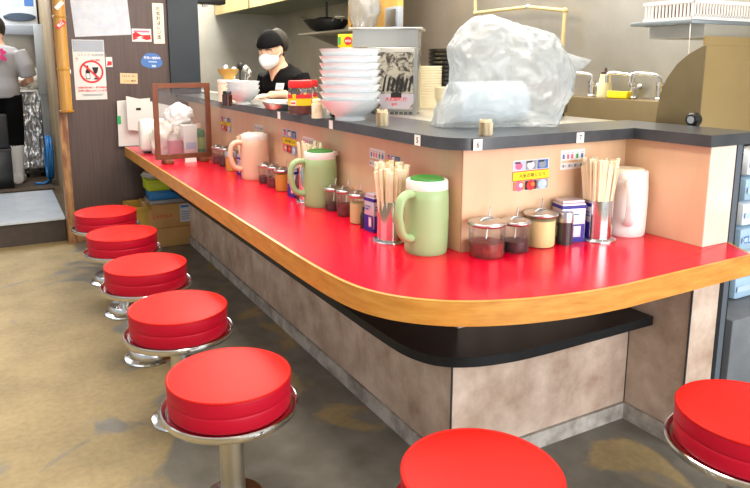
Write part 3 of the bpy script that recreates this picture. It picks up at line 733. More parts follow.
small_pot('salt_jar', 'little cream salt jar between the chili jar and tall bowl stack', 317, 118.5, 99, .028, mat('salt', '#f2e8cc', .5, noise_=(40, '#dccfa8', .4, .6)), mat('straw_cap', '#e2d6aa', .5), 'jar')
q = ledge_spot(326, 118)
t = thing('soy_bottle', 'small black bottle lying with its white cap outward by the bowl stack', 'bottle', (q.x + .03, q.y, TL))
m = MB(); M = Matrix.Rotation(math.radians(90), 3, 'Y'); m.lathe([(0, 0), (.03, 0), (.034, .01), (.034, .09), (0, .10)], (.0, 0, .035), 24, M); m.build('bottle_body', BLACK, t, 50)
m = MB(); m.lathe([(0, -.018), (.020, -.018), (.022, 0), (0, 0)], (0, 0, .035), 20, M); m.build('cap', WHITEP, t, 50)
small_pot('sauce_pot', 'small dark sauce bottle left of the small pile of bowls', 226.5, 106, 91, .032, mat('dark_brown_glass', '#3a1a12', .2), BLACK, 'bottle')

def toothpick_pot(label, u, v, top, r):
    q = ledge_spot(u, v) + Vector((FW.x, FW.y, 0)).normalized() * r; H = zat(q, top) - TL
    t = thing('toothpick_pot', label, 'toothpick pot', (q.x, q.y, TL), 0, 'toothpick pots on the ledge')
    m = MB(); m.lathe([(r * .9, 0), (r, .004), (r, H * .8), (r * .94, H * .8), (r * .9, .006), (0, .006)], n=24); m.build('pot', mat('woody_pot', '#d8c6a4', .6, noise_=(30, '#8c7756', .42, .6), stretch=(1, 1, .15)), t, 40)
    m = MB(); rnd = random.Random(2)
    for k in range(26):
        a, rr = rnd.uniform(0, 6.3), r * .8 * math.sqrt(rnd.random()); m.tube([(rr * math.cos(a), rr * math.sin(a), .01), (rr * 1.05 * math.cos(a), rr * 1.05 * math.sin(a), H * rnd.uniform(.9, 1))], .0022, 5)
    o = m.build('toothpicks', WOODP, t); o['kind'] = 'stuff'
toothpick_pot('toothpick pot at the ledge corner in front of the plastic bag', 487, 136, 119, .026)
toothpick_pot('toothpick pot between the tall bowl stack and the noodle machine', 382.5, 126.5, 109, .026)
q = ledge_spot(274, 110); t = thing('steel_tray', 'shallow steel tray of ingredients in front of the cook', 'tray', (q.x + .09, q.y + .05, TL), .0)
m = MB(); m.lathe([(0, .004), (.13, .004), (.155, .04), (.165, .042), (.165, .038), (.157, .034), (.133, 0), (0, 0)], n=40, sy=1.35, sx=.75); m.build('dish', BRUSH, t, 50)
m = MB(); rnd = random.Random(5)
for k in range(60): a, rr = rnd.uniform(0, 6.3), .1 * math.sqrt(rnd.random()); m.ball((rr * math.cos(a) * .7, rr * math.sin(a) * 1.2, .012 + rnd.uniform(0, .012)), (.012, .009, .006), 1)
o = m.build('ingredients', mat('pale_bamboo_shoots', '#d9cfa4', .5), t); o['kind'] = 'stuff'
# ================================================================== POSTERS ON THE DARK WALL
def wall_sheet(name, label, corners, fn, base=PAPER, cat='poster', tilt=True, yy=None):
    """corners: photo pixels top-left, top-right, bottom-left"""
    y0 = RY - .0003 if yy is None else yy
    a, b, c = [at(u, v, y=y0) for u, v in corners]
    U = (b - a).normalized(); h = (a - c).dot(Z); V = (Z - U * U.dot(Z)).normalized()
    m = MB(); O = a - V * h; f = Frame(m, O, U, V, (b - a).length, h)
    # the sheet faces the room (towards -Y)
    if base: f.sheet(base)
    fn(f); return tag(m.build(name, None), label, cat)
def d_menu(f):
    for i in range(11):
        for j in range(3):
            f.rect(INKSKY, .08 + .3 * j, .08 + i * .075, .08 + .3 * j + .05 + .16 * ((i * 7 + j * 3) % 5) / 4, .092 + i * .075, .0016)
    for j in range(4): f.rect(INKSKY, .05 + .3 * j, .05, .056 + .3 * j, .9, .0016)
wall_sheet('paper_notice', 'large pale ruled paper sheet at the top of the dark wall', [(70, 0), (127, -1), (72.5, 37)], d_menu, PAPERG)
def d_nodrink(f):
    f.rect(SHEETP, .03, .80, 1.0, 1.0, .002); f.rect(INKGRY, .02, .8, .98, .99, .0012)
    f.text(INKGRY, 'ストップ! 未成年飲酒', .6, .745, .05); f.rect(INKRED, .08, .68, .16, .69); f.rect(INKRED, .115, .645, .125, .725); f.text(INKRED, '飲酒運転', .7, .66, .035)
    # bottle and wine glass in a red ring with a slash
    c = (.55, .47)
    f.poly(INKBLK, [(.36, .345), (.50, .345), (.50, .48), (.46, .515), (.46, .575), (.40, .575), (.40, .515), (.36, .48)]); f.rect(WHITEP, .38, .36, .48, .44)
    f.poly(INKBLK, [(.57, .545), (.78, .545), (.73, .455), (.69, .435), (.69, .365), (.75, .35), (.75, .34), (.60, .34), (.60, .35), (.66, .365), (.66, .435), (.62, .455)])
    f.hoop(INKRED, c[0], c[1], .32, .38, 40)
    q = f.w / f.h; dx, dy = .25, .25 * q; wx, wy = .022, .022 * q
    f.poly(INKRED, [(c[0] - dx - wx, c[1] + dy - wy), (c[0] - dx + wx, c[1] + dy + wy), (c[0] + dx + wx, c[1] - dy + wy), (c[0] + dx - wx, c[1] - dy - wy)])
    f.text(INKRED, '20歳未満の飲酒・飲酒運転は', .55, .205, .052, 0, 1.05); f.text(INKRED, '法律で禁止されています', .55, .15, .052, 0, 1.05)
    f.rect(INKGRY, .2, .088, .9, .096); f.rect(INKGRY, .25, .068, .85, .076)
wall_sheet('warning_sign', 'white no-drinking poster with red crossed circle in a clear sleeve', [(71.5, 39.5), (103.5, 40), (75.5, 100)], d_nodrink)
def d_strip(f):
    for i, ch in enumerate('お会計はレジ迄'): f.text(INKRED if i == 4 else INKBLK, ch, .5, .86 - .118 * i, .115)
wall_sheet('price_strip', 'narrow upright cream paper strip with handwritten characters', [(152, 3), (163, 3.5), (155, 43.5)], d_strip, CREAM)
def d_redwhite(f):
    f.poly(INKRED, [(.05, .1), (.4, .3), (.75, .12), (.98, .2), (.95, .55), (.5, .5), (.2, .75), (.03, .6)]); f.rect(INKPNK, .1, .72, .9, .86); f.poly(WHITEP, [(.2, .3), (.45, .42), (.6, .36), (.4, .3)])
wall_sheet('torn_sticker', 'small torn red and white sticker high on the dark wall', [(131.5, 28.5), (151, 29), (132.5, 41.5)], d_redwhite, PAPER, 'sticker')
def d_blue(f):
    f.poly(INKBLU, [(.5 + .5 * math.cos(a) * (1 - .1 * math.sin(3 * a)), .5 + .5 * math.sin(a) * (1 + .08 * math.cos(2 * a))) for a in [2 * PI * k / 32 for k in range(32)]])
    f.text(WHITEP, '手洗い実施中', .52, .66, .17); f.rect(INKSKY, .35, .4, .75, .47); f.rect(INKSKY, .5, .12, .7, .24)
wall_sheet('round_sticker', 'rounded blue sticker with white lettering on the dark wall', [(141, 52), (162, 53), (141.5, 68.5)], d_blue, None, 'sticker')
def d_plate(f):
    f.text(INKBLK, 'ラストオーダー', .5, .7, .26, 0, .75); f.text(INKORG, '21:30', .35, .25, .24); f.text(INKBLK, '厳守', .75, .25, .24)
wall_sheet('wooden_sign', 'small tan lettered plate on the dark wall left of the screen', [(120, 73), (137.5, 73.5), (120.5, 83.5)], d_plate, INKTAN, 'plate')
wall_sheet('small_sticker', 'tiny red and white sticker beside the no-drinking poster', [(105.5, 57), (112, 57), (106, 67)], lambda f: f.poly(INKRED, [(.1, .1), (.9, .2), (.9, .55), (.3, .6)]), PAPER, 'sticker')

# bamboo pole on the trim at the wall's left end
q = at(66, 111, y=RY - .10)
bp = thing('bamboo_pole', 'polished bamboo pole with two small stickers fixed up the wall end', 'pole', (q.x + .005, RY - .10, q.z))
m = MB(); pr = [(0, 0), (.046, .002)]
H = 3.0 - q.z - .003; nodes = [at(66, v, y=RY - .1).z - q.z for v in (69, 17)] + [1.35]
z = .0
for nz in nodes: pr += [(.047, nz - .012), (.052, nz - .004), (.049, nz), (.052, nz + .004), (.047, nz + .012)]
pr += [(.047, H), (0, H)]
m.lathe(pr, n=28); m.build('bamboo_stem', BAMBOO, bp, 30)
m = MB(); m.lathe([(0, -.012), (.05, -.012), (.056, -.006), (.056, .004), (.0475, .008), (0, .008)], n=28); m.build('end_ring', mat('dark_bamboo', '#a8741f', .4), bp)
def on_pole(v, s, base, ink, w_, h_, rot):
    zz = at(66, v, y=RY - .1).z - q.z; m = MB(); f = Frame(m, Vector((-w_ / 2, -.053, zz - h_ / 2)), X, Z, w_, h_)
    vs0 = len(m.bm.verts); f.sheet(base); f.text(ink, s, .5, .5, .8)
    R = Matrix.Rotation(rot, 4, 'Y'); c0 = Vector((0, 0, zz))
    for vv in m.bm.verts: vv.co = c0 + R @ (vv.co - c0)
    m.build('pole_sticker', None, bp)
on_pole(6, '1.1', WHITEP, INKBLK, .075, .03, -.8); on_pole(25, '禁煙', INKRED, WHITEP, .078, .035, -.7)
m = MB(); m.bb(.049, .0, .3, .053, .05, .33); m.bb(-.04, .04, .3, .04, .05, .33); m.build('pole_bracket', BRUSH, bp)

# ================================================================== BOXES UNDER THE COUNTER
yb = 3.50
def carton(name, label, u0, u1, v1, z0, z1, y0, d, m_, cat, fn=None):
    a = at(u0, v1, y=y0); b = at(u1, v1, y=y0)
    t = thing(name, label, cat, ((a.x + b.x) / 2, y0 + d / 2, z0)); w_ = b.x - a.x
    m = MB(); m.bb(-w_ / 2, -d / 2, 0, w_ / 2, d / 2, z1 - z0, .004); m.build('carton', m_, t)
    if fn: fn(t, w_, d, z1 - z0)
    return t, w_
def tape(t, w_, d, h):
    m = MB(); m.bb(-w_ / 2 - .001, -.02, h - .06, w_ / 2 + .001, .02, h + .001); m.build('tape', INKTAN, t)
def marks(t, w_, d, h):
    m = MB(); f = Frame(m, (-w_ / 2, -d / 2 - .0003, 0), X, Z, w_, h); f.rect(PAPERG, .70, .18, .93, .95); f.rect(INKBLU, .72, .8, .9, .9)
    for k in range(4): f.rect(INKGRY, .73, .3 + .1 * k, .9, .34 + .1 * k)
    m.build('shipping_label', None, t)
    m = MB(); f = Frame(m, (-w_ / 2, -d / 2 - .0003, 0), X, Z, w_, h); f.rect(INKORG, .1, .4, .12, .7); f.text(INKRED, 'こわれもの', .32, .5, .17); m.build('red_print', None, t)
    tape(t, w_, d, h)
xl = [zat((-.4, yb), v) for v in (249, 234, 212)]
ground = .0
carton('cardboard_box', 'plain lower cardboard box under the far end of the worktop', 150, 195, 240, .002, .16, yb, .36, CARD, 'box', tape)
carton('cardboard_box', 'cardboard box with white shipping label, stacked on the lower box', 148, 194, 225, .163, .36, yb, .36, CARD, 'box', marks)
YEL = mat('yellow_bin_plastic', '#a8842e', .5)
a = at(136, 215, y=yb - .02); b = at(150, 215, y=yb - .02)
t = thing('yellow_crate', 'dull yellow crate left of the cardboard boxes under the counter', 'crate', ((a.x + b.x) / 2 - .02, yb + .16, 0))
m = MB(); w_ = .16; h_ = .36
for x0, y0, x1, y1 in ((-w_ / 2, -.16, w_ / 2, -.15), (-w_ / 2, .15, w_ / 2, .16), (-w_ / 2, -.15, -w_ / 2 + .01, .15), (w_ / 2 - .01, -.15, w_ / 2, .15)): m.bb(x0, y0, .004, x1, y1, h_)
m.bb(-w_ / 2, -.16, 0, w_ / 2, .16, .008); m.build('crate_body', YEL, t)
m = MB(); m.bb(-w_ / 2 - .008, -.168, h_ - .03, w_ / 2 + .002, -.16, h_); m.build('crate_rim', YEL, t)
def flatbox(name, label, u0, u1, v0, v1, y0, d, mm, cat, z0):
    a = at(u0, v1, y=y0); b = at(u1, v1, y=y0); hh = zat(a, v0) - zat(a, v1)
    t = thing(name, label, cat, ((a.x + b.x) / 2, y0 + d / 2, z0)); w_ = b.x - a.x
    m = MB(); m.bb(-w_ / 2, -d / 2, 0, w_ / 2, d / 2, hh * .82, .006); m.build('case_body', mm, t)
    m = MB(); m.bb(-w_ / 2 - .004, -d / 2 - .004, hh * .82, w_ / 2 + .004, d / 2 + .004, hh, .004); m.build('case_lid', mm, t)
    return z0 + hh
zt = flatbox('plastic_bag_roll', 'crumpled clear plastic packing on top of the labelled cardboard box', 151, 192, 209, 213, yb + .02, .26, clear('packing_film', '#e6e6e2', .5, .2), 'packing', .362)
zt = flatbox('blue_case', 'blue plastic case stacked under the lime green case', 152, 188, 201, 209.5, yb + .04, .24, mat('blue_case_plastic', '#1f78b8', .4), 'case', zt + .001)
zt = flatbox('lime_case', 'lime green plastic case topmost under the worktop', 149, 184, 190, 200.5, yb + .05, .24, mat('lime_case_plastic', '#b4c21e', .45), 'case', zt + .001)
vs, fs = crumple((0, 0, .035), (.12, .09, .04), .35, 8.2, 3, 2.5, 0)
m = MB(); m.add(vs, fs); a = at(160, 186, y=yb + .16)
o = tag(m.build('plastic_bag', mat('grey_plastic_film', '#b9b4ae', .3), None, 70), 'crumpled grey plastic bag on top of the lime case', 'bag'); o.location = Vector((a.x, yb + .17, zt + .001)) * S

# ================================================================== KITCHEN BEHIND THE LEDGE
# back counter and sink run along the steel side wall
t = thing('prep_counter', 'steel preparation counter running behind the ledge', 'counter', (0, 0, 0))
m = MB(); m.bb(.29, .23, 1.19, .39, 6.3, 1.232, .004); m.bb(.39, .23, 1.19, 1.1, 1.95, 1.232, .004); m.build('steel_top', BRUSH, t)
m = MB(); m.bb(.29, .24, .02, .37, 6.3, 1.19); m.build('steel_front', STEEL, t)
m = MB(); m.bb(.44, .24, .02, 1.06, 1.9, 1.19); m.build('cabinet', STEEL, t)
sk = thing('sink_unit', 'warm steel sink unit with raised tap ledge along the side wall', 'sink', (0, 0, 0))
m = MB(); m.bb(1.64, .14, 0, 1.798, 3.0, 1.30, .006); m.build('tap_ledge', STEELB, sk)
m = MB(); m.bb(1.12, .14, 1.0, 1.64, 1.9, 1.03); m.bb(1.12, .14, 0, 1.16, 1.9, 1.0); m.build('basin', STEEL, sk)
def faucet(label, u, v, long=.20, turn=2.1, hgt=.125):
    q = at(u, v, x=1.73); t = thing('faucet', label, 'tap', (1.73, q.y, 1.30), turn, 'taps over the sink')
    m = MB(); m.lathe([(0, 0), (.03, 0), (.03, .008), (.02, .014), (.02, .07), (.024, .075), (.024, .095), (0, .10)], n=20); m.build('tap_body', CHROME, t)
    m = MB(); m.tube([(0, 0, .09), (0, 0, hgt * .9), (.008, 0, hgt), (.03, 0, hgt + .012), (long * .8, 0, hgt + .022), (long * .95, 0, hgt + .016), (long, 0, hgt - .004), (long, 0, hgt - .035)], .0105, 10); m.build('spout', CHROME, t, 60)
    m = MB(); m.tube([(0, 0, .055), (-.02, -.045, .06), (-.026, -.06, .064)], .01, 8); m.ball((-.03, -.07, .066), (.02, .018, .02), 2); m.build('tap_handle', CHROME, t)
faucet('chrome tap nearest the quarter-round machine side', 659, 99, .155)
faucet('chrome tap beside the yellow sponge', 632, 98.5, .145)
faucet('chrome tap half hidden behind the plastic bag', 591, 97.5, .16)
q = at(604, 97.5, x=1.70)
t = thing('soap_bottle', 'cloudy squeeze bottle with dark nozzle on the sink ledge', 'bottle', (1.70, q.y, 1.301)); H = zat(q, 68) - 1.30
m = MB(); m.lathe([(0, 0), (.043, 0), (.045, .01), (.04, H * .35), (.028, H * .78), (.02, H * .8), (0, H * .8)], n=24); m.build('bottle_body', mat('cloudy_soap', '#d6cda2', .35), t, 50)
m = MB(); m.lathe([(0, H * .79), (.026, H * .79), (.026, H * .85), (.01, H * .88), (.006, H), (0, H)], n=16); m.build('nozzle', mat('brown_nozzle', '#3c241c', .4), t)
a = at(609, 97.5, x=1.67); b = at(629, 98.5, x=1.67)
o = MB(); o.bb(1.648, min(a.y, b.y), 1.3015, 1.69, max(a.y, b.y), 1.342, .006); tag(o.build('sponge', mat('yellow_sponge', '#f0d010', .8, bump=(120, .4))), 'bright yellow sponge lying on the sink ledge', 'sponge')
a = at(559, 120, x=1.15); b = at(577, 122, x=1.15)
t = thing('steel_rack', 'small slotted steel rack on the counter right of the plastic bag', 'rack', (1.05, (a.y + b.y) / 2, 1.233), PI / 2); H = zat((1.05, (a.y + b.y) / 2), 104) - 1.233; w_ = abs(a.y - b.y)
m = MB(); m.bb(-w_ / 2, -.03, H * .3, w_ / 2, .03, H, .004); m.build('rack_body', STEELB, t)
m = MB()
for k in range(7): m.bb(-w_ / 2 + w_ * (k + .8) / 8, .0302, H * .5, -w_ / 2 + w_ * (k + 1.2) / 8, .031, H * .85)
o = m.build('slots', BLACK, t); o['kind'] = 'stuff'
m = MB(); m.bb(-w_ * .4, -.02, 0, -w_ * .3, .02, H * .32); m.build('foot', BLACK, t); m = MB(); m.bb(w_ * .3, -.02, 0, w_ * .4, .02, H * .32); m.build('foot', BLACK, t)
# yellow gas pipe on the side wall
pts = [at(475, -14, x=1.72), at(475.5, 13, x=1.72), at(528, 7, x=1.72), at(565, 10.5, x=1.72), at(562, 54, x=1.72)]
gp = thing('gas_pipe', 'yellow gas pipe running along the top of the steel wall', 'pipe', tuple(pts[0])); rel = [p - pts[0] for p in pts]
YP = mat('yellow_pipe', '#c2ab78', .45)
m = MB(); m.tube(rel[:2], .012, 12); m.tube(rel[1:4], .012, 12); m.tube(rel[3:], .012, 12); m.build('pipe_run', YP, gp)
for i in (1, 2, 3):
    m = MB(); m.ball(rel[i], .019, 2); m.build('pipe_elbow', BRUSH if i == 2 else YP, gp)
m = MB(); m.bb(rel[1].x, rel[1].y - .01, rel[1].z - .012, 1.8 - pts[0].x - .001, rel[1].y + .01, rel[1].z + .012); m.build('wall_clip', BRUSH, gp)

# quarter-round machine at the right
MX = 1.20
prof = [at(u, v, x=MX) for u, v in ((655, 130), (656.5, 112), (660, 94), (667, 78), (677, 64), (689, 54), (703, 46))]
yfr = prof[-1].y - .012; ytop = prof[-1].z
poly = [(p.y, p.z) for p in prof] + [(yfr, ytop + .002), (yfr, 1.16), (prof[0].y, 1.16)]
poly = [p for p in poly if p[1] >= 1.159]
dw = thing('noodle_boiler', 'big golden steel machine with a quarter-round side and black knob', 'machine', (MX, 0, 0))
M = Matrix(((0, 0, 1, 0), (1, 0, 0, 0), (0, 1, 0, 0), (0, 0, 0, 1)))
m = MB(); m.prism(poly, .008, .59, M); m.build('machine_body', STEELG, dw, 20)
zu = zat((MX, yfr), 36); m = MB(); m.bb(.0, yfr, ytop + .003, .59, yfr + .012, zu); m.build('upper_hood', STEELG, dw)
m = MB(); m.prism(poly, 0, .008, M); m.build('side_plate', STEELB, dw, 20)
m = MB(); m.bb(.0, yfr - .005, 1.165, .59, yfr, 1.18); m.build('lower_rail', STEELB, dw)
q = at(696, 119.5, x=MX)
m = MB(); m.lathe([(0, 0), (.03, 0), (.03, .03), (.024, .036), (0, .036)], (-.0, q.y, q.z), 24, Matrix.Rotation(-PI / 2, 3, 'Y')); k_ = m.build('knob', BLACK, dw)
m = MB(); m.lathe([(0, .036), (.016, .036), (.016, .0375), (0, .0375)], (0, q.y, q.z), 20, Matrix.Rotation(-PI / 2, 3, 'Y')); m.build('knob_face', INKGRY, k_)
m = MB(); m.bb(.0, yfr + .01, .0, .59, prof[0].y, 1.158); m.build('dark_stand', mat('dark_stand', '#26282c', .6), dw)
# packs piled in front of the stand, right of the counter
PK = mat('pale_blue_pack', '#b7cfe0', .35, noise_=(4, '#8fb0c8', .3, .7)); PK2 = mat('white_pack', '#dde6ec', .35)
z = .46; hh = .112
for i in range(6):
    a = (1.30, yfr - .20 if False else yfr - .17)
    t = thing('wrapped_pack', 'pale blue wrapped pack right of the counter, ' + ('bottom of the pile' if i == 0 else 'topmost of the pile' if i == 5 else ('second', 'third', 'fourth', 'fifth')[i - 1] + ' from the bottom of the pile'), 'pack', (1.52, yfr - .085, z), 0, 'pile of wrapped packs')
    m = MB(); m.bb(-.20, -.08, 0, .20, .08, hh - .006, .022); m.build('wrapping', PK if i % 2 == 0 else PK2, t)
    m = MB(); f = Frame(m, (-.20, -.0804, .02), X, Z, .40, hh - .05); f.rect(INKSKY, .03, .3, .6, .7)
    if i == 2: f.text(INKBLU, 'CLEAN', .22, .5, .75)
    m.build('printed_band', None, t); z += hh
m = MB(); m.bb(1.1, yfr - .30, 0, 2.2, yfr - .001, .458, .008)
tag(m.build('concrete_block', mat('grey_block', '#777b80', .6, noise_=(6, '#62666a', .3, .7))), 'low grey block behind the right end of the counter', 'block')
# basket on a hanging shelf
ys = -.02
a = at(692, 19, y=ys); zz = a.z
bs = thing('hanging_shelf', 'pale steel shelf hung at the upper right above the golden machine', 'shelf', (a.x, ys, zz))
m = MB(); m.bb(0, 0, -.018, .62, .32, 0, .003); m.build('shelf_board', mat('pale_shelf', '#838c90', .4, .5), bs)
m = MB(); m.bb(.09, .0, -.075, .62, .28, -.018); m.build('shelf_box', STEEL, bs)
for xx, yy in ((.52, .012), (.52, .3), (.6, .3)):
    m = MB(); m.tube([(xx, yy, 0), (xx, yy, 3.0 - zz)], .007, 8); m.build('hanger_rod', BRUSH, bs)
m = MB(); m.tube([(.02, .02, -.018), (.023, .015, -.2), (.02, .03, -.34)], .0022, 6); m.build('hanging_string', WHITEP, bs)
bk = thing('white_basket', 'white slatted plastic basket on the hanging shelf', 'basket', (a.x + .01, ys, zz + .001)); bh = .085
m = MB(); Lx, Ly = .56, .26
m.bb(0, .006, 0, Lx, Ly, .012); m.bb(-.006, 0, bh - .016, Lx, .012, bh, .003); m.bb(-.006, Ly - .012, bh - .016, Lx, Ly, bh, .003); m.bb(-.006, 0, bh - .016, .006, Ly, bh, .003); m.bb(0, .003, 0, Lx, .01, .02)
k = 0
while .012 + k * .021 < Lx: m.bb(.008 + k * .021, .003, .01, .0155 + k * .021, .009, bh - .01); m.bb(.008 + k * .021, Ly - .009, .01, .0155 + k * .021, Ly - .003, bh - .01); k += 1
for k in range(14): m.bb(.0, .008 + k * .018, .01, .006, .016 + k * .018, bh - .01)
m.build('basket_body', WHITEP, bk)
for i_ in range(2):  # added fillers that darken the gaps between the basket slats
    o = MB(); o.box((0, 0, 0), (.25, .21, .058), .012); o = tag(o.build('basket_filler', mat('brown_filler', '#6a5648', .9) if i_ == 0 else MATS['brown_filler']), 'added brown filler inside the white basket, %s' % ('nearer its left end' if i_ == 0 else 'nearer its right end'), 'cloth', 'added fillers in the basket'); o.location = Vector((a.x + .01 + .145 + .265 * i_, ys + .13, zz + .001 + .012 + .0305)) * S

# noodle machine behind the tall bowls, its front turned towards the room's corner
c0 = at(417, 100, x=.47); MC = Vector((c0.x, c0.y)); MR = math.radians(52); WM = .27; zb_ = 1.238
zt_ = zat(MC, 47)
nm = thing('noodle_machine', 'steel machine with worn speckled front behind the tall bowl stack', 'machine', (MC.x, MC.y, zb_), MR)
hM = zt_ - zb_
m = MB(); m.bb(0, 0, 0, .24, WM, hM, .004); m.build('housing', BRUSH, nm)
def speckle():
    mm = mat('worn_speckled_panel', '#c6bfae', .5); nt = mm.node_tree; b = nt.nodes['Principled BSDF']; t = nt.nodes.new('ShaderNodeTexCoord')
    n = nt.nodes.new('ShaderNodeTexNoise'); n.inputs['Scale'].default_value = 34; n.inputs['Detail'].default_value = 8; n.inputs['Roughness'].default_value = .7; n.inputs['Distortion'].default_value = .6; nt.links.new(t.outputs['Object'], n.inputs['Vector'])
    r = nt.nodes.new('ShaderNodeValToRGB'); e = r.color_ramp.elements; e[0].position = .43; e[0].color = lin('#2e2720'); e[1].position = .54; e[1].color = lin('#a9a292'); nt.links.new(n.outputs['Fac'], r.inputs[0]); nt.links.new(r.outputs[0], b.inputs['Base Color']); return mm
zz = lambda v: zat(MC, v) - zb_
m = MB(); m.bb(-.006, .02, zz(109), 0, WM - .01, zz(52)); m.build('front_panel', speckle(), nm)
m = MB(); f = Frame(m, (-.0062, .205, zz(109)), -Y, Z, .19, zz(94) - zz(109)); f.poly(LILAC, [(.0, 1), (1, 1), (1, .45), (.85, 0), (.15, 0), (0, .45)]); f.text(INKRED, '大和製麺機', .5, .62, .3); f.text(INKRED, '登録', .45, .28, .2)
m.build('name_plate', None, nm)
m = MB(); f = Frame(m, (-.0064, .205, zz(95)), -Y, Z, .19, zz(70) - zz(95))
for k in range(7): f.poly(INKBLK, [(.10 + .12 * k, .15), (.16 + .12 * k, .12), (.24 + .12 * k, .85 - .1 * (k % 3)), (.17 + .12 * k, .7)], .0012)
f.poly(INKBLK, [(.35, -.12), (.65, -.12), (.65, .06), (.5, .14), (.35, .06)], .0014); m.build('worn_emblem', None, nm)
m = MB(); m.bb(-.004, .02, zz(124), -.001, .22, zz(111)); g = m.build('grille', mat('grille_dark', '#4a4a48', .5), nm)
m = MB()
for k in range(9): m.bb(-.006, .02 + .0245 * k, zz(124), -.004, .024 + .0245 * k, zz(111))
for k in range(4): m.bb(-.006, .02, zz(124 - 4 * k), -.004, .22, zz(124 - 4 * k) + .005)
m.build('grille_bars', BRUSH, g)
m = MB(); m.bb(-.005, .001, zz(124), .0, .016, hM - .005); m.build('corner_angle', BRUSH, nm)
# basin on the machine
hb_ = zat(MC, 28) - zt_
bn = thing('steel_basin', 'rectangular steel basin on top of the noodle machine', 'basin', (MC.x, MC.y, zt_ + .001), MR); LB = .345
m = MB(); m.prism([(.0, .0), (.24, .0), (.24, LB), (.0, LB)], 0, .006)
for x0, y0, x1, y1 in ((-.0, -.0, .006, LB), (.234, 0, .24, LB), (.006, 0, .234, .006), (.006, LB - .006, .234, LB)): m.bb(x0, y0, .006, x1, y1, hb_)
m.build('basin_body', BRUSH, bn)
m = MB(); m.bb(-.014, -.022, hb_ - .008, .006, LB + .02, hb_ + .003, .003); m.bb(.234, -.022, hb_ - .008, .254, LB + .02, hb_ + .003, .003); m.bb(.006, -.022, hb_ - .008, .234, .006, hb_ + .003, .003); m.bb(.006, LB - .006, hb_ - .008, .234, LB + .02, hb_ + .003, .003); m.build('rim', BRUSH, bn)
# small yellow carton on a narrow stand behind the tall bowls
PC = at(349, 47, x=.27); zt2 = zat(PC, 47.5); w_ = 21.5 / px(PC); h_ = zat(PC, 34.5) - zt2
t = thing('yellow_carton', 'small yellow packet with a red round mark above the tall bowls', 'box', (PC.x, PC.y, zt2 + .001), math.radians(55))
m = MB(); m.bb(-.02, -w_ / 2, 0, .03, w_ / 2, h_, .002); m.build('carton', mat('yellow_carton_card', '#f2d400', .5), t)
m = MB(); f = Frame(m, (-.0202, w_ / 2, 0), -Y, Z, w_, h_); f.disc(INKRED, .48, .5, .19, 20); f.text(WHITEP, 'oto', .48, .5, .36); f.rect(INKGRN, .02, .2, .14, .8); m.build('printed_front', None, t)
m = MB(); m.bb(-.03, -.05, 0, .035, .05, zt2 - TL - .001, .003); o = tag(m.build('steel_stand', BRUSH), 'narrow steel stand behind the tall bowls, under the yellow packet', 'stand'); o.location = Vector((PC.x, PC.y, TL + .001)) * S; o.rotation_euler = (0, 0, math.radians(55))

# plywood panel, hanging bag and switch box
PX_ = 1.45; A = at(398, 20, x=PX_); B = at(348, 20, x=PX_)
o = MB(); o.bb(PX_, A.y, 0.0, PX_ + .05, B.y, 2.99); tag(o.build('plywood_board', mat('plywood', '#d8aa5c', .55, noise_=(5, '#bf8c40', .3, .7), stretch=(1, 1, .3))), 'yellow plywood board standing in the kitchen behind the steel basin', 'board')
A = at(397, 26, x=PX_ - .06); B = at(384, 26, x=PX_ - .06)
t = thing('switch_box', 'grey switch box fixed to the plywood board', 'switch box', (PX_ - .052, (A.y + B.y) / 2, zat(A, 28))); w_ = B.y - A.y; h_ = zat(A, 6) - zat(A, 28)
m = MB(); m.bb(0, -w_ / 2, 0, .05, w_ / 2, h_, .004); m.build('case_body', INKGRY, t); m = MB(); m.bb(-.004, -w_ * .38, h_ * .12, 0, w_ * .38, h_ * .9, .001); m.build('cover', BRUSH, t)
A = at(363, 8, x=PX_ - .12)
t = thing('hanging_plastic_bag', 'cloudy white plastic bag hanging in front of the plywood board', 'bag', (PX_ - .11, A.y, A.z - .12))
vs, fs = crumple((0, 0, .12), (.085, .17, .26), .22, 2.2, 4, 2.2); vs = [Vector((v.x * (1.1 - .5 * max(0, .1 - v.z)), v.y * (1 - max(0, .05 - v.z) * 2.2), v.z)) for v in vs]
m = MB(); m.add(vs, fs); m.build('bag_film', BAGM, t, 70)
m = MB(); m.tube([(.04, 0, .3), (.09, 0, .36)], .008, 8); m.build('hook', BRUSH, t)
# dirty patch on the board
A = at(352, 14, x=PX_ - .002); o = MB(); f = Frame(o, (PX_ - .0005, at(351, 20, x=PX_).y, zat((PX_, A.y), 32)), -Y, Z, .28, .28); rnd = random.Random(4)
for k in range(40): f.disc(mat('scorch', '#4a3220', .8) if k == 0 else MATS['scorch'], rnd.random(), rnd.random() * .9, rnd.uniform(.01, .05), 8, 1, .0008 + .00002 * k)
f.rect(INKORG, .45, .02, .95, .2, .003); tag(o.build('scorch_marks', None), 'dark scorch marks on the plywood board below the hanging bag', 'stain')

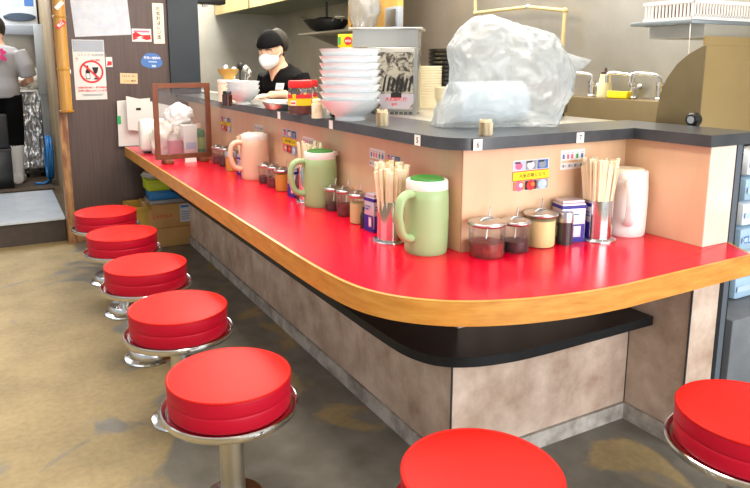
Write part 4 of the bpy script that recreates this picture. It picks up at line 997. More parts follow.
# stacks of cups and black bowls on the back counter
def stack(name, base_uv, x, r_px, tops, base_z, m_, label, cat, group, prof, n):
    q = at(base_uv[0], base_uv[1], x=x); r = r_px / px((x, q.y, 1.3)); ztop = zat(q, tops)
    proto = None; hb = .085; dz = (ztop - base_z - hb) / (n - 1)
    for i in range(n):
        if proto is None: m = MB(); m.lathe(prof(r, hb), n=32); proto = m.build(name, m_, None, 50); o = proto
        else: o = proto.copy(); COL.objects.link(o)
        o.location = Vector((x, q.y, base_z + dz * i)) * S
        k = n - 1 - i
        tag(o, label % ('bottom one' if i == 0 else 'topmost one' if k == 0 else ORD[k] + ' from the top'), cat, group)
cup = lambda r, h: [(0, 0), (r * .66, 0), (r * .68, .006), (r * .93, h * .88), (r, h * .9), (r, h), (r - .0025, h), (r * .93 - .0025, h * .87), (r * .68 - .0025, .008), (0, .008)]
CUPM = mat('cream_cup', '#ddd0ae', .45)
stack('cream_cup', (428, 112), .80, 13, 66, 1.233, CUPM, 'cream plastic cup in the taller cup stack, %s', 'cup', 'taller stack of cream cups', cup, 12)
stack('cream_cup', (446, 112), .70, 12, 87, 1.233, CUPM, 'cream plastic cup in the lower cup stack beside the plastic bag, %s', 'cup', 'lower stack of cream cups', cup, 6)
bowlp = lambda r, h: [(0, 0), (r * .5, 0), (r * .52, .012), (r * .9, h * .7), (r, h), (r - .006, h), (r * .88, h * .72), (r * .46, .016), (0, .016)]
stack('black_bowl', (446, 108), .98, 19, 49, 1.233, mat('black_lacquer', '#111010', .3), 'black lacquered bowl in the stack behind the cream cups, %s', 'bowl', 'stack of black bowls', bowlp, 12)
q = at(445, 85, x=.97)
# range hood with cream front
HX = 1.0
hz = 2.09; y1 = at(300, 1, x=HX).y
HY = at(348, 20, x=1.45).y + .03
hd = thing('range_hood', 'cream-fronted steel range hood across the top behind the cook', 'hood', (HX, 0, hz))
m = MB(); m.bb(0, HY, 0, .02, 6.38, 2.99 - hz); m.build('front_panel', mat('cream_hood', '#e2d29a', .45, .1, noise_=(2, '#d2bd80', .3, .7)), hd)
m = MB(); m.bb(.02, HY, .03, .79, 6.38, .05); m.bb(.77, HY, .05, .79, 6.38, 2.99 - hz); m.bb(.02, HY, .05, .79, HY + .02, 2.99 - hz); m.build('hood_shell', mat('greenish_steel', '#8a9484', .4, .7), hd)
ys_ = at(249, 6, x=HX).y; m = MB(); m.bb(-.004, ys_ - .02, .0, 0, ys_ + .02, 2.99 - hz); m.build('seam_strip', STEELB, hd)
# black wall device above the screen
A = at(206, 3, y=4.6)
t = thing('ceiling_unit', 'black box hanging from the ceiling beside the pillar', 'box', (A.x + .02, 4.6, A.z - .01))
m = MB(); m.bb(-.16, -.06, 0, .16, .1, .16, .01); m.build('box_body', BLACK, t); m = MB(); m.bb(-.02, .0, .16, .02, .04, 3.0 - A.z + .008); m.build('bracket', BLACK, t)
m = MB(); m.bb(-.06, -.02, -.03, -.0, .02, 0, .005); m.build('label_stub', PAPER, t)
# wok shelf
wz = at(325, 31, x=1.3).z; ya_, yb_ = at(348, 30, x=1.3).y, at(298, 33, x=1.3).y
ws = thing('wok_shelf', 'narrow steel wall shelf carrying the black wok', 'shelf', (1.3, ya_, wz))
m = MB(); m.bb(0, 0, -.02, .498, yb_ - ya_, 0, .002); m.build('shelf_board', STEEL, ws)
for yy in (.05, yb_ - ya_ - .08): m = MB(); m.prism([(.498, -.02), (.1, -.02), (.498, -.16)], yy, yy + .015, Matrix(((1, 0, 0, 0), (0, 0, 1, 0), (0, 1, 0, 0), (0, 0, 0, 1)))); m.build('bracket', STEEL, ws)
A = at(326, 27, x=1.46)
wk = thing('wok', 'black iron wok with steel grip on the narrow shelf', 'wok', (1.48, A.y + .02, wz + .001)); rw = .235
m = MB(); m.lathe([(0, 0), (.09, .002), (.17, .04), (rw, .115), (rw, .122), (rw - .006, .122), (.16, .046), (.08, .01), (0, .008)], n=40); m.build('pan', mat('black_iron', '#141313', .5), wk, 50)
for s_ in (1, -1):
    m = MB(); m.tube([(-.05, s_ * (rw - .01), .105), (-.05, s_ * (rw + .04), .14), (.05, s_ * (rw + .04), .14), (.05, s_ * (rw - .01), .105)], .008, 8); m.build('handle', BRUSH, wk)
m = MB(); m.ball((0, .02, .125), (.12, .12, .03), 3); m.tube([(0, 0, .12), (.0, .0, .30)], .012, 8); m.build('ladle', BLACK, wk)
m = MB(); m.tube([(-.0, rw - .02, .1), (-.08, rw + .22, .17)], .009, 8); m.tube([(.03, rw - .02, .1), (-.02, rw + .2, .11)], .009, 8); m.build('long_handle', BRUSH, wk)

# utensil pots at the far end of the ledge
def pot_tools(label, u, v, r, h, m_, n, seed, far=.30):
    q = ledge_spot(u, v); q.x += .06
    t = thing('utensil_pot', label, 'pot', (q.x, q.y, TL))
    m = MB(); m.lathe([(0, 0), (r * .9, 0), (r, h), (r * .94, h), (r * .85, .01), (0, .01)], n=28); m.build('pot', m_, t, 50)
    rnd = random.Random(seed)
    for k in range(n):
        a = rnd.uniform(0, 6.3); d = Vector((math.cos(a) * r * .6, math.sin(a) * r * .6, 0)); e = d * rnd.uniform(1.4, 2.2) + Vector((0, 0, h + rnd.uniform(.03, .11)))
        m = MB(); m.tube([d + Vector((0, 0, .012)), e], .006, 6); m.ball(e, (.025, .012, .03), 2)
        o = tag(m.build('ladle', (BRUSH, BLACK, INKRED if False else BRUSH, WHITEP)[k % 4]), 'kitchen spoon standing in the utensil pot at the far ledge', 'utensil', 'utensils in the pot'); o.location = Vector((q.x, q.y, TL + .012)) * S
pot_tools('steel pot of spoons and ladles beside the cook', 230, 100, .075, .13, BRUSH, 8, 3)
q = ledge_spot(214, 101); t = thing('white_canister', 'white canister at the far left of the ledge', 'canister', (q.x + .08, q.y - .1, TL))
m = MB(); m.lathe([(0, 0), (.075, 0), (.075, .13), (0, .13)], n=28); m.build('canister_body', CREAM, t); m = MB(); m.lathe([(0, .13), (.079, .13), (.079, .15), (0, .155)], n=28); m.build('lid', WHITEP, t)
m = MB(); m.lathe(bowlp(.075, .07), n=28); o = tag(m.build('wooden_bowl', mat('tan_bowl', '#c29a4c', .5), None, 50), 'small tan bowl on top of the white canister', 'bowl'); o.location = Vector((q.x + .08, q.y - .1, TL + .156)) * S

# ================================================================== THE PLASTIC BAG AT THE LEDGE CORNER
C0 = Vector((.46, .36, 1.161))
cv = thing('covered_drum', 'white drum lying on its side under the clear plastic bag', 'drum', (.30, .40, TL + .001), math.radians(-8))
m = MB(); M = Matrix.Rotation(PI / 2, 3, 'Y')
m.lathe([(0, -.04), (.085, -.04), (.092, -.034), (.092, .30), (0, .30)], (-.02, 0, .0925), 40, M); m.build('drum_body', mat('bluish_white_plastic', '#dfe8ee', .35), cv, 40)
m = MB(); m.lathe([(.06, -.042), (.07, -.046), (.075, -.042)], (-.02, 0, .0925), 36, M); m.build('drum_rim', WHITEP, cv)
bag = thing('plastic_bag', 'big crumpled clear plastic bag heaped on the ledge corner', 'bag', (0, 0, 0))
outline = [(434, 128), (438, 108), (449, 95), (452, 70), (449, 48), (458, 32), (472, 20), (490, 18), (508, 25), (530, 30), (550, 36), (559, 48), (563, 54), (571, 72), (571, 92), (563, 106), (556, 126)]
ax, ay = .42, .34
def bag_mesh():
    b = bmesh.new(); bmesh.ops.create_icosphere(b, subdivisions=6, radius=1); b.verts.index_update(); vs = []
    rdir = RT.normalized(); fdir = Vector((FW.x, FW.y, 0)).normalized(); ctr = at(505, 80, x=.40) ; kpx = px(ctr)
    pol = [((u - 505) / kpx, (80 - v) / kpx) for u, v in outline]
    def rad(a):
        best = 0; d = Vector((math.cos(a), math.sin(a)))
        for i in range(len(pol)):
            p, q = Vector(pol[i]), Vector(pol[(i + 1) % len(pol)]); e = q - p; den = d.x * e.y - d.y * e.x
            if abs(den) < 1e-9: continue
            t_ = (p.x * e.y - p.y * e.x) / den; s_ = (p.x * d.y - p.y * d.x) / den
            if t_ > 0 and -1e-6 <= s_ <= 1 + 1e-6: best = max(best, t_)
        return best or .2
    for v in b.verts:
        p = v.co; a = math.atan2(p.z, p.x); rr = math.hypot(p.x, p.z); R_ = rad(a)
        n1 = noise.fractal(p * 1.8 + Vector((4.2, 1, 7)), 1, 2, 4); cr = 1 - abs(noise.noise(p * 2.6 + Vector((9, 2, 1)))) * 2; cr2 = 1 - abs(noise.noise(p * 5 + Vector((3, 8, 5)))) * 2
        dep = p.y * (.20 + .04 * n1 + .03 * cr + .012 * cr2)
        w = (rr ** .8) * R_ * (1 + .035 * cr2 * rr)
        P = ctr + rdir * (math.cos(a) * w) + Z * (math.sin(a) * w) + fdir * (dep + .012 * cr + .03 * n1)
        P.z = max(P.z, TL + .002 + .001 * abs(n1)); vs.append(P)
    fs = [[v.index for v in f.verts] for f in b.faces]; b.free(); return vs, fs
vs, fs = bag_mesh(); m = MB(); m.add(vs, fs); m.build('bag_film', BAGM, bag, 60)
tail = [at(558, 60, x=.75), at(568, 53, x=.78), at(580, 57, x=.8), at(592, 60, x=.82), at(586, 66, x=.8), at(574, 74, x=.78), at(562, 74, x=.75)]
m = MB(); c = sum(tail, Vector()) / len(tail); vs = [c + Vector((-.012, -.02, 0))] + tail + [c + Vector((.012, .02, 0))]; n = len(tail)
m.add(vs, [[0, 1 + i, 1 + (i + 1) % n] for i in range(n)] + [[n + 1, 1 + (i + 1) % n, 1 + i] for i in range(n)]); m.build('bag_tail', BAGM, bag, 60)

# ================================================================== THE BACK PASSAGE ON THE LEFT
yi = 6.9
A = at(0, 0, y=yi); B = at(36, 0, y=yi); C = at(36, 31, y=yi)
ICE = mat('ice_machine_white', '#dfe6ec', .35, .1)
im = thing('ice_machine', 'white ice machine with a dark oval handle in the back passage', 'machine', (A.x, yi, .19))
wI = B.x - A.x; zc = C.z - .19
m = MB(); m.bb(-.35, 0, zc, wI, .7, 2.75 - .19, .01); m.build('upper_body', ICE, im)
m = MB(); m.bb(-.35, .02, 0, wI, .7, 1.18 - .19, .01); m.bb(-.35, .35, .99, wI, .7, zc); m.build('lower_body', STEEL, im)
m = MB(); a_ = at(18, 17, y=yi).z - .19; m.lathe([(0, 0), (.17, 0), (.17, .02), (.15, .03), (0, .03)], (wI * .5 + .0, 0, a_), 32, Matrix.Rotation(PI / 2, 3, 'X'), 1, .28); m.build('oval_handle', mat('slate_handle', '#3c4a5c', .3), im)
m = MB(); f = Frame(m, (wI * .3, -.0005, at(0, 6, y=yi).z - .19), X, Z, wI * .65, .10); f.rect(INKSKY, 0, 0, .4, 1); f.rect(INKBLU, .55, .1, .95, .9); m.build('maker_plate', None, im)
m = MB(); m.bb(-.35, -.03, zc - .05, wI + .01, .0, zc + .06, .01); m.build('edge_trim', INKGRY, im)
vs, fs = crumple((0, 0, .12), (.22, .15, .15), .25, 6.6, 4, 2, 0); m = MB(); m.add(vs, fs); o = tag(m.build('cloth_sack', mat('pale_sack', '#e6e4d8', .8), None, 60), 'pale bundled sack on the bench in front of the man', 'sack'); q = at(22, 84, y=yi + .18); o.location = Vector((q.x - .02, yi + .19, 1.182)) * S
# quilted steel cabinet, with wheels
A = at(16, 92, y=6.6); B = at(46, 159, y=6.6)
qc = thing('foil_cabinet', 'crinkled foil-faced cabinet on castors in the back passage', 'cabinet', (A.x, 6.6, .19))
m = MB(); m.bb(0, 0, .1, B.x - A.x, .30, A.z - .19, .006); m.build('cabinet_body', mat('crinkled_foil', '#dfe3e6', .38, .6, bump=(14, 1.0)), qc)
gx, gz = 26, 48; w_, z0_, z1_ = B.x - A.x, .104, A.z - .194; vs = []
for i in range(gx + 1):
    for j in range(gz + 1):
        u, v = i / gx, j / gz; e = min(u, 1 - u, v, 1 - v); n_ = noise.noise(Vector((u * 5, v * 9, 1.3))) + .6 * noise.noise(Vector((u * 11, v * 20, 4.1)))
        vs.append(Vector((.004 + u * (w_ - .008), -.004 - (.02 * (.6 + n_) if e > 0 else 0), z0_ + v * (z1_ - z0_))))
m = MB(); m.add(vs, [[i * (gz + 1) + j, (i + 1) * (gz + 1) + j, (i + 1) * (gz + 1) + j + 1, i * (gz + 1) + j + 1] for i in range(gx) for j in range(gz)]); m.build('crinkled_front', mat('bright_foil', '#eceff2', .3, .8), qc, 25)
m = MB(); m.bb(-.02, -.03, A.z - .19 + .001, B.x - A.x + .01, .30, A.z - .19 + .02); m.build('cabinet_top', BRUSH, qc)
for xx in (.05, B.x - A.x - .05):
    m = MB(); m.lathe([(0, 0), (.05, 0), (.05, .03), (0, .03)], (xx - .015, .06, .05), 20, Matrix.Rotation(PI / 2, 3, 'Y')); m.bb(xx - .02, .03, .06, xx + .02, .09, .101); m.build('castor', BLACK, qc)
A = at(33, 24, y=6.45); B = at(50, 94, y=6.45)
od = thing('steel_door_leaf', 'open grey steel cabinet door leaning at the passage wall', 'door', (A.x, 6.45, .19))
m = MB(); m.bb(.0, 0, B.z - .19, .13, .05, A.z - .19, .006); m.bb(.02, .05, 0, .10, .09, A.z - .19); m.build('door_panel', mat('grey_steel_door', '#aeb3b6', .4, .5), od)
m = MB(); m.bb(.145, .0, B.z - .19, .185, .05, A.z - .2, .01); m.bb(.13, .02, B.z + .2, .145, .03, B.z + .25); m.build('door_edge', STEEL, od)
# blue hose coil
q = at(52, 146, y=6.15)
hs = thing('blue_hose', 'coil of blue hose hanging on the passage wall', 'hose', (-.985, 6.0, .2)); BH = mat('blue_hose_rubber', '#1f6fb0', .4)
m = MB(); pts = []
for k in range(90):
    a = 2 * PI * k / 22; pts.append((-.012 - .014 * (k / 22), .04 + .16 * math.cos(a), .28 + .22 * math.sin(a) + .015 * math.sin(k)))
m.tube(pts, .016, 8); m.build('hose_coil', BH, hs, 60)
m = MB(); m.tube([(-.03, .1, .1), (-.05, 0, .03), (-.12, -.1, .018), (-.2, -.05, .018)], .016, 8); m.build('hose_end', BH, hs, 60)
# dark stand at the very left
A = at(11, 150, y=5.9)
t = thing('dark_stand', 'dark box stand at the left edge of the picture in the passage', 'stand', (A.x - .2, 5.95, .192))
m = MB(); m.bb(-.2, -.12, 0, .2, .12, A.z - .19, .01); m.build('stand_body', BLACK, t); m = MB(); m.bb(-.2, -.13, A.z - .19, .205, .13, A.z - .17, .004); m.build('stand_top', mat('dark_grey_top', '#3a3c40', .4), t)
m = MB(); m.bb(-.16, -.11, A.z - .168, .19, .1, A.z - .168 + .35, .02); tag(m.build('black_bin', mat('black_bin', '#1b1c1f', .5)), 'black bin standing on the dark stand', 'bin').location = Vector((A.x - .2, 5.95, .192 + .001)) * S
o = MB(); o.bb(-1.9, 5.65, .1915, -1.02, 6.1, .205, .004); tag(o.build('floor_mat', mat('brown_mat', '#5a4a3a', .8, noise_=(30, '#41352a', .4, .6))), 'brown floor mat beyond the metal step', 'mat')
# ================================================================== PEOPLE (metres)
def hand(m, wrist, fdir, palm_n, side, s=1.0, curl=.5):
    """palm, four bent fingers and a thumb; side = +1 puts the thumb towards fdir x palm_n"""
    w = Vector(wrist); f = Vector(fdir).normalized(); n = Vector(palm_n); n = (n - f * n.dot(f)).normalized(); t = f.cross(n).normalized() * side
    R = Matrix((t, f, n)).transposed()
    m.ball(w + f * .045 * s, (.038 * s, .05 * s, .015 * s), 2, R)
    for k, (off, ln) in enumerate(((.027, .068), (.009, .078), (-.010, .072), (-.027, .055))):
        p = w + f * .080 * s + t * off * s; P = [p - f * .02 * s, p]; d = f.copy()
        for j, q in enumerate((.45, .32, .23)):
            a = curl * (.35 + .35 * j); d = (f * math.cos(a * (j + 1) * .7) + n * math.sin(a * (j + 1) * .7)).normalized(); P.append(P[-1] + d * ln * q * s)
        m.tube(P, [.0095 * s, .009 * s, .0085 * s, .008 * s, .0065 * s], 8)
    p = w + f * .022 * s + t * .028 * s; d = (t * .75 + f * .65 + n * .15).normalized(); e = (t * .25 + f * .9 + n * .35).normalized()
    m.tube([p - t * .012, p, p + d * .030 * s, p + d * .03 * s + e * .028 * s, p + d * .03 * s + e * .05 * s], [.013 * s, .0125 * s, .0115 * s, .010 * s, .007 * s], 8)

def head(m, c, yaw, pitch, s=1.0, male=False):
    """head with jaw, nose, brow, lips and ears; returns a function placing head-space points"""
    R = Matrix.Rotation(yaw, 3, 'Z') @ Matrix.Rotation(-pitch, 3, 'X'); c = Vector(c)
    b = bmesh.new(); bmesh.ops.create_icosphere(b, subdivisions=5, radius=1); b.verts.index_update(); vs = []
    for v in b.verts:
        p = v.co.copy(); x, y, z = p.x * .073, p.y * .092, p.z * .112
        if z < 0: k = min(1, -z / .112); x *= 1 - .36 * k ** 1.3; y = y * (1 - .22 * k) + .018 * k
        if y < -.03: z += .006
        # eye hollows and cheek
        for sx in (-1, 1):
            d2 = ((x - sx * .031) / .018) ** 2 + ((z - .004) / .013) ** 2
            if y > 0: y -= .008 * math.exp(-d2)
        vs.append(c + R @ Vector((x, y, z)) * s)
    m.add(vs, [[v.index for v in f.verts] for f in b.faces]); b.free()
    H = lambda x, y, z: c + R @ Vector((x, y, z)) * s
    m.tube([H(0, .082, .012), H(0, .096, -.012), H(0, .106, -.028), H(0, .094, -.036)], [.008 * s, .011 * s, .014 * s, .010 * s], 8)
    m.ball(H(0, .083, -.060), (.02 * s, .009 * s, .007 * s), 2, R.to_4x4()); m.ball(H(0, .078, -.074), (.017 * s, .009 * s, .006 * s), 2, R.to_4x4()); m.ball(H(0, .07, -.1), (.02 * s, .016 * s, .014 * s), 2, R.to_4x4())
    for sx in (-1, 1):
        m.ball(H(sx * .073, -.005, -.008), (.010 * s, .018 * s, .030 * s), 2, R.to_4x4())
        m.tube([H(sx * .014, .083, .022), H(sx * .032, .082, .026), H(sx * .05, .068, .02)], .007 * s, 8)
    return H, R

def body(name_parts, J, sh, s=1.0):
    """torso, legs and arms as overlapping volumes; J holds the joints"""
    m = MB()
    m.loft(J['torso'], 24)
    for sd in ('l', 'r'):
        m.tube(J['leg' + sd], J['legr'], 14); m.tube(J['arm' + sd], J['armr'], 12)
        a = Vector(J['leg' + sd][-1]); m.tube([a + Vector((0, -.04, -.03)), a + Vector((0, .04, -.035)), a + Vector((0, .14, -.045))], [.036, .04, .03], 10)
    return m

EYEW = mat('eye_white', '#efece8', .2); IRIS = mat('dark_iris', '#22160f', .15); LIP = mat('lip', '#b96a60', .5)

# ---- the cook behind the ledge, leaning over her work, face masked
q = at(290, 90, x=.66); CK = Vector((q.x, q.y, 0)) * S
fz_ = zat((.44, q.y - .1), 50) * S                          # height of the middle of the head
cook = bpy.data.objects.new('cook', None)
bpy.data.objects.remove(cook)
cookT = thing('person', 'cook in black shirt, black headcloth and white mask behind the ledge', 'person', (q.x, q.y, 0), math.radians(90 + 22))
hz0 = fz_
sp = hz0 - 1.30
J = dict(torso=[((0, -.02, .74 + sp * .6), .15, .105, 0), ((0, -.02, .82 + sp * .7), .155, .11, -.05), ((0, 0, .92 + sp), .125, .09, -.15), ((0, .03, 1.02 + sp), .145, .10, -.25), ((0, .055, 1.10 + sp), .165, .10, -.3), ((0, .075, 1.155 + sp), .145, .075, -.35), ((0, .085, 1.18 + sp), .07, .055, -.35), ((0, .105, 1.22 + sp), .048, .048, -.4), ((0, .125, 1.28 + sp), .046, .048, -.4)],
         legl=[(-.08, -.02, .78 + sp * .6), (-.085, .0, .45), (-.085, -.03, .09)], legr_=[], legr=[.085, .058, .042],
         arml=[(-.15, .06, 1.135 + sp), (-.205, .06, 1.03 + sp), (-.215, .10, .92 + sp), (-.17, .22, 1.01), (-.13, .31, 1.008)], armr=[.05, .043, .037, .031, .024],
         legr2=None)
J['legR'] = [(.08, -.02, .78 + sp * .6), (.085, .0, .45), (.085, -.03, .09)]
J['armR'] = [(.15, .06, 1.135 + sp), (.20, .06, 1.03 + sp), (.20, .13, .93 + sp), (.14, .24, 1.01), (.08, .33, 1.008)]
m = MB(); m.use(SKIN); m.loft(J['torso'], 24)
for leg in (J['legl'], J['legR']):
    m.tube(leg, J['legr'], 14); a = Vector(leg[-1]); m.tube([a + Vector((0, -.045, -.045)), a + Vector((0, .04, -.05)), a + Vector((0, .13, -.06))], [.036, .038, .028], 10)
for arm in (J['arml'], J['armR']): m.tube(arm, J['armr'], 12)
hand(m, J['arml'][-1], (.35, .9, -.15), (0, -.2, -1), -1, .95, .6); hand(m, J['armR'][-1], (-.45, .85, -.1), (0, -.2, -1), 1, .95, .6)
HC = Vector((0, .165, hz0 + .0)); YW, PT = math.radians(18), math.radians(17)
Hf, HR = head(m, HC, YW, PT, .98)
o = m.build('body', None, cookT, sc=1); fuse(o, .0065, 3)
def shirt(torso, arms, g=.012):
    m = MB(); m.loft([(c, rx + g, ry + g, tl) for c, rx, ry, tl in torso], 24)
    for A in arms: m.tube(A[0], [r + g for r in A[1]], 12)
    return m
tor = [J['torso'][i] for i in (1, 2, 3, 4)] + [((0, .073, 1.152 + sp), .15, .078, -.35), ((0, .082, 1.182 + sp), .085, .062, -.4), ((0, .088, 1.196 + sp), .066, .056, -.4)]
half = lambda A, t: [A[0], A[1], tuple(Vector(A[1]).lerp(Vector(A[2]), t))]
m = shirt(tor, [(half(J['arml'], .9), [.052, .047, .045]), (half(J['armR'], .9), [.052, .047, .045])]); o = m.build('shirt', BLACKC, cookT, sc=1); fuse(o, .008, 3)
# v-neck skin showing is part of the shirt front; name badge on the left breast
m = MB(); m.loft([((0, .160, 1.105 + sp), .004, .004, 0), ((0, .152, 1.14 + sp), .022, .014, -.4), ((0, .140, 1.17 + sp), .045, .02, -.4), ((0, .105, 1.21 + sp), .05, .05, -.4)], 16); m.build('neckline', SKIN, cookT, sc=1)
bd = MB(); f = Frame(bd, Vector((-.105, .163, 1.052 + sp)), Vector((1, .16, 0)), Vector((0, -.28, 1)), .062, .042); f.N = -f.N
f.N = Vector((-.15, 1, .25)).normalized(); f.sheet(WHITEP, .004); f.rect(INKGRY, .2, .4, .8, .5, .0045); bd.build('name_badge', None, cookT, sc=1)
m = MB(); 
for leg in (J['legl'], J['legR']): m.tube(leg, [r + .014 for r in J['legr']], 14)
m.loft([(c, rx + .012, ry + .012, tl) for c, rx, ry, tl in J['torso'][:2]], 24); o = m.build('trousers', BLACKC, cookT, sc=1); fuse(o, .012, 2)
for leg in (J['legl'], J['legR']):
    a = Vector(leg[-1]); m = MB(); m.tube([a + Vector((0, -.05, -.042)), a + Vector((0, .04, -.047)), a + Vector((0, .14, -.057))], [.044, .046, .034], 12); m.build('shoe', WHITEP, cookT, sc=1)
# headcloth: snug band over the crown, long tail gathered behind
b = bmesh.new(); bmesh.ops.create_icosphere(b, subdivisions=4, radius=1); b.verts.index_update(); vs = []
for v in b.verts:
    p = v.co; x, y, z = p.x * .086, p.y * .104, p.z * .122 + .004
    zl_ = .034 if y > 0 else .034 - .05 * min(1, -y / .09)
    if z < zl_: k = .93; x *= k; y *= k; z = max(z, zl_ - .006)
    vs.append(Hf(x, y, z + .006))
m = MB(); m.add(vs, [[v.index for v in f.verts] for f in b.faces]); b.free(); m.build('headcloth', BLACKC, cookT, 60, sc=1)
m = MB(); m.tube([Hf(0, -.06, .05), Hf(0, -.105, .045), Hf(0, -.15, .02), Hf(0, -.18, -.02), Hf(0, -.18, -.055)], [.064, .072, .066, .05, .024], 12, flat=.75); o = m.build('headcloth_tail', mat('faded_black_cloth', '#38352f', .85), cookT, 60, sc=1); o['label'] = 'faded headcloth tail'
m = MB(); m.ball(Hf(0, -.045, -.03), (.066, .05, .06), 3, HR.to_4x4()); m.build('hair', HAIRM, cookT, sc=1)
# mask
b = bmesh.new(); bmesh.ops.create_uvsphere(b, u_segments=32, v_segments=24, radius=1); b.verts.index_update(); keep = []
vs = []
for v in b.verts:
    p = v.co; z = p.z * .058 - .052; k = max(0, -(z + .02)) / .09; x = p.x * .069 * (1 - .2 * k); y = max(0, p.y) ** .8 * .085 + .028 + .022 * max(0, 1 - (x / .03) ** 2) * (1 if abs(z + .03) < .04 else .4)
    vs.append(Hf(x, y, z))
m = MB(); m.add(vs, [[v.index for v in f.verts] for f in b.faces if all(v.co.y > -.05 for v in f.verts)]); b.free()
mk = m.build('face_mask', mat('white_mask', '#f2f2f4', .8, bump=(30, .2)), cookT, 60, sc=1)
for sx in (-1, 1):
    m = MB(); m.tube([Hf(sx * .064, .04, -.03), Hf(sx * .074, .012, -.012), Hf(sx * .079, -.012, .012)], .002, 6); m.build('ear_loop', WHITEP, mk, sc=1)
    m = MB(); m.ball(Hf(sx * .031, .077, .002), (.011, .005, .0035), 2, HR.to_4x4()); e = m.build('eye', EYEW, cookT, sc=1); m = MB(); m.ball(Hf(sx * .030, .0805, -.0005), (.005, .002, .0034), 2, HR.to_4x4()); m.build('iris', IRIS, e, sc=1)
    m = MB(); m.tube([Hf(sx * .014, .089, .024), Hf(sx * .032, .087, .029), Hf(sx * .05, .073, .022)], .0035, 6); m.build('eyebrow', HAIRM, cookT, sc=1)

# ---- the man in the back passage, seen from behind
q = at(9, 178, z=.195); q.y = min(q.y, 6.3); q = at(9, 178, y=6.25); q.z = .206
q.x += .0
mt = thing('person', 'man in grey t-shirt and black trousers with his back turned, far left', 'person', (q.x, q.y, .2062), math.radians(-12))
Hh = (zat(q, 18) - .206) * S; k = Hh / 1.68
def sc3(L): return [tuple(Vector(p) * k) for p in L]
T = [(tuple(Vector(c) * k), rx * k, ry * k, tl) for c, rx, ry, tl in [((0, 0, .88), .165, .115, 0), ((0, 0, .98), .165, .12, 0), ((0, .0, 1.08), .15, .105, -.05), ((0, .01, 1.2), .175, .115, -.08), ((0, .015, 1.32), .19, .11, -.1), ((0, .02, 1.385), .16, .075, -.15), ((0, .02, 1.41), .075, .06, -.1), ((0, .03, 1.46), .056, .058, -.2), ((0, .04, 1.52), .055, .058, -.2)]]
LL = sc3([(-.09, 0, .9), (-.1, .02, .50), (-.1, -.02, .09)]); LR = sc3([(.09, 0, .9), (.1, .02, .50), (.1, -.02, .09)])
AR = sc3([(.185, .02, 1.345), (.25, .0, 1.2), (.275, .02, 1.06), (.18, .17, 1.02), (.09, .28, 1.03)]); AL = sc3([(-.185, .02, 1.345), (-.25, .0, 1.2), (-.27, .03, 1.06), (-.17, .18, 1.02), (-.08, .28, 1.03)])
lr = [.095 * k, .065 * k, .045 * k]; ar = [.058 * k, .05 * k, .043 * k, .038 * k, .028 * k]
m = MB(); m.use(SKIN); m.loft(T, 24)
for L in (LL, LR):
    m.tube(L, lr, 14); a = Vector(L[-1]); m.tube([a + Vector((0, -.04, -.045)), a + Vector((0, .05, -.05)), a + Vector((0, .15, -.06))], [.036, .04, .03], 10)
for A in (AL, AR): m.tube(A, ar, 12)
hand(m, AR[-1], (-.3, .95, 0), (0, 0, -1), 1, 1, .7); hand(m, AL[-1], (.3, .95, 0), (0, 0, -1), -1, 1, .7)
Hm, RM = head(m, Vector((-.0, .07, 1.58)) * k, math.radians(8), math.radians(18), 1.0 * k)
o = m.build('body', None, mt, sc=1); fuse(o, .008, 3)
m = shirt([T[i] for i in (0, 1, 2, 3, 4, 5)] + [(T[6][0], T[6][1], T[6][2], T[6][3])], [(half(AR, .75), [.066 * k, .062 * k, .062 * k]), (half(AL, .75), [.066 * k, .062 * k, .062 * k])], .016)
o = m.build('t_shirt', GREYC, mt, sc=1); fuse(o, .009, 4)
m = MB(); bl = [(a, .07 * (.55 + .45 * abs(math.sin(2.5 * a)) + .15 * math.sin(7 * a))) for a in [2 * PI * i / 40 for i in range(40)]]
f = Frame(m, Vector((-.06, -.136, 1.22)) * k, X, Z, .16, .16); f.N = Vector((0, -1, 0)); PK_ = mat('pink_print', '#d63a78', .8)
f.poly(PK_, [(.5 + r / .16 * math.cos(a), .5 + r / .16 * math.sin(a)) for a, r in bl], .001); f.disc(GREYC, .5, .55, .13, 12, 1, .002); f.disc(PK_, .5, .55, .07, 10, 1, .003); m.build('back_print', None, mt, sc=1)
m = MB()
for L in (LL, LR): m.tube([L[0], L[1], tuple(Vector(L[1]).lerp(Vector(L[2]), .35))], [.108 * k, .082 * k, .072 * k], 14)
m.loft([(c, rx + .013, ry + .013, tl) for c, rx, ry, tl in T[:2]], 24); o = m.build('trousers', BLACKC, mt, sc=1); fuse(o, .012, 2)
for L in (LL, LR):
    a = Vector(L[-1]); kn = Vector(L[1]); m = MB(); m.tube([tuple(kn.lerp(a, .25)), tuple(kn.lerp(a, .7)), tuple(a + Vector((0, 0, -.03)))], [.075 * k, .06 * k, .056 * k], 14); m.tube([a + Vector((0, -.05, -.043)), a + Vector((0, .05, -.047)), a + Vector((0, .16, -.055))], [.046, .047, .036], 12)
    o = m.build('boot', WHITEP, mt, sc=1); fuse(o, .009, 2)
b = bmesh.new(); bmesh.ops.create_icosphere(b, subdivisions=4, radius=1); b.verts.index_update(); vs = []
for v in b.verts:
    p = v.co; x, y, z = p.x * .081, p.y * .1, p.z * .12 + .01
    lo_ = .045 if y > .03 else -.06
    if z < lo_: z = max(z, lo_ - .005); x *= .94; y *= .94
    if y > .03 and z < .055: y = .03
    n_ = 1 + .05 * noise.noise(p * 6); vs.append(Hm(x * n_, y * n_, z))
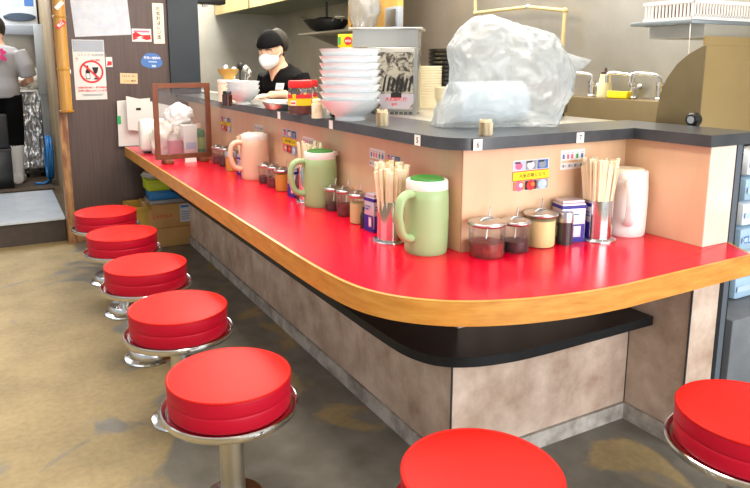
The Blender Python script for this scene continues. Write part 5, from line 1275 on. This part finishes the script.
m = MB(); m.add(vs, [[v.index for v in f.verts] for f in b.faces]); b.free(); m.build('hair', HAIRM, mt, 60, sc=1)
for sx in (-1, 1):
    m = MB(); m.ball(Hm(sx * .031, .077, .002), (.012, .008, .006), 2, RM.to_4x4()); m.build('eye', IRIS, mt, sc=1)
# ================================================================== LIGHT
w = bpy.data.worlds.new('world'); SC.world = w; w.use_nodes = True
w.node_tree.nodes['Background'].inputs[0].default_value = (.93, .97, 1, 1)
w.node_tree.nodes['Background'].inputs[1].default_value = .42
def area(name, loc, rot, sx, sy, e, col=(1, 1, 1)):
    d = bpy.data.lights.new(name, 'AREA'); d.shape = 'RECTANGLE'; d.size = sx * S; d.size_y = sy * S; d.energy = e; d.color = col
    o = bpy.data.objects.new(name, d); COL.objects.link(o); o.location = Vector(loc) * S; o.rotation_euler = rot; return o
area('shopfront_daylight', (1.2, -4.6, 1.6), (math.radians(86), 0, math.radians(4)), 5, 2.6, 118, (.97, .985, 1))
area('dining_fill', (-.9, .8, 2.95), (0, 0, 0), .5, 3.5, 30, (1, .93, .82))  # added fill light under the dining ceiling, no fixture in view
area('counter_fill', (.2, 1.6, 2.95), (0, 0, 0), .4, 3, 22, (1, .92, .8))  # unseen fill light added above the counter
area('kitchen_fill', (1.2, 1.6, 2.95), (0, 0, 0), .5, 3.5, 42, (1, .97, .9))  # unseen fill light added over the near kitchen
area('kitchen_fill', (.8, 4.8, 2.95), (0, 0, 0), .5, 2, 60, (1, .97, .9))  # second added fill, brightens the far end of the kitchen
area('side_fill', (-3.6, .5, 1.9), (math.radians(90), 0, math.radians(-90)), 3.5, 1.6, 8, (.9, .96, 1))  # added cool fill from the left, offsets red bounce on the bowls
area('passage_fill', (-1.7, 6.2, 2.95), (0, 0, 0), .8, 2, 34, (.95, .98, 1))  # unseen fill light added above the back passage
SC.view_settings.view_transform = 'Standard'; SC.view_settings.look = 'None'; SC.view_settings.gamma = 1
SC.view_settings.exposure = 0.6
SC.cycles.use_denoising = True
SC.cycles.max_bounces = 8; SC.cycles.transparent_max_bounces = 16
SC.cycles.sample_clamp_indirect = 6
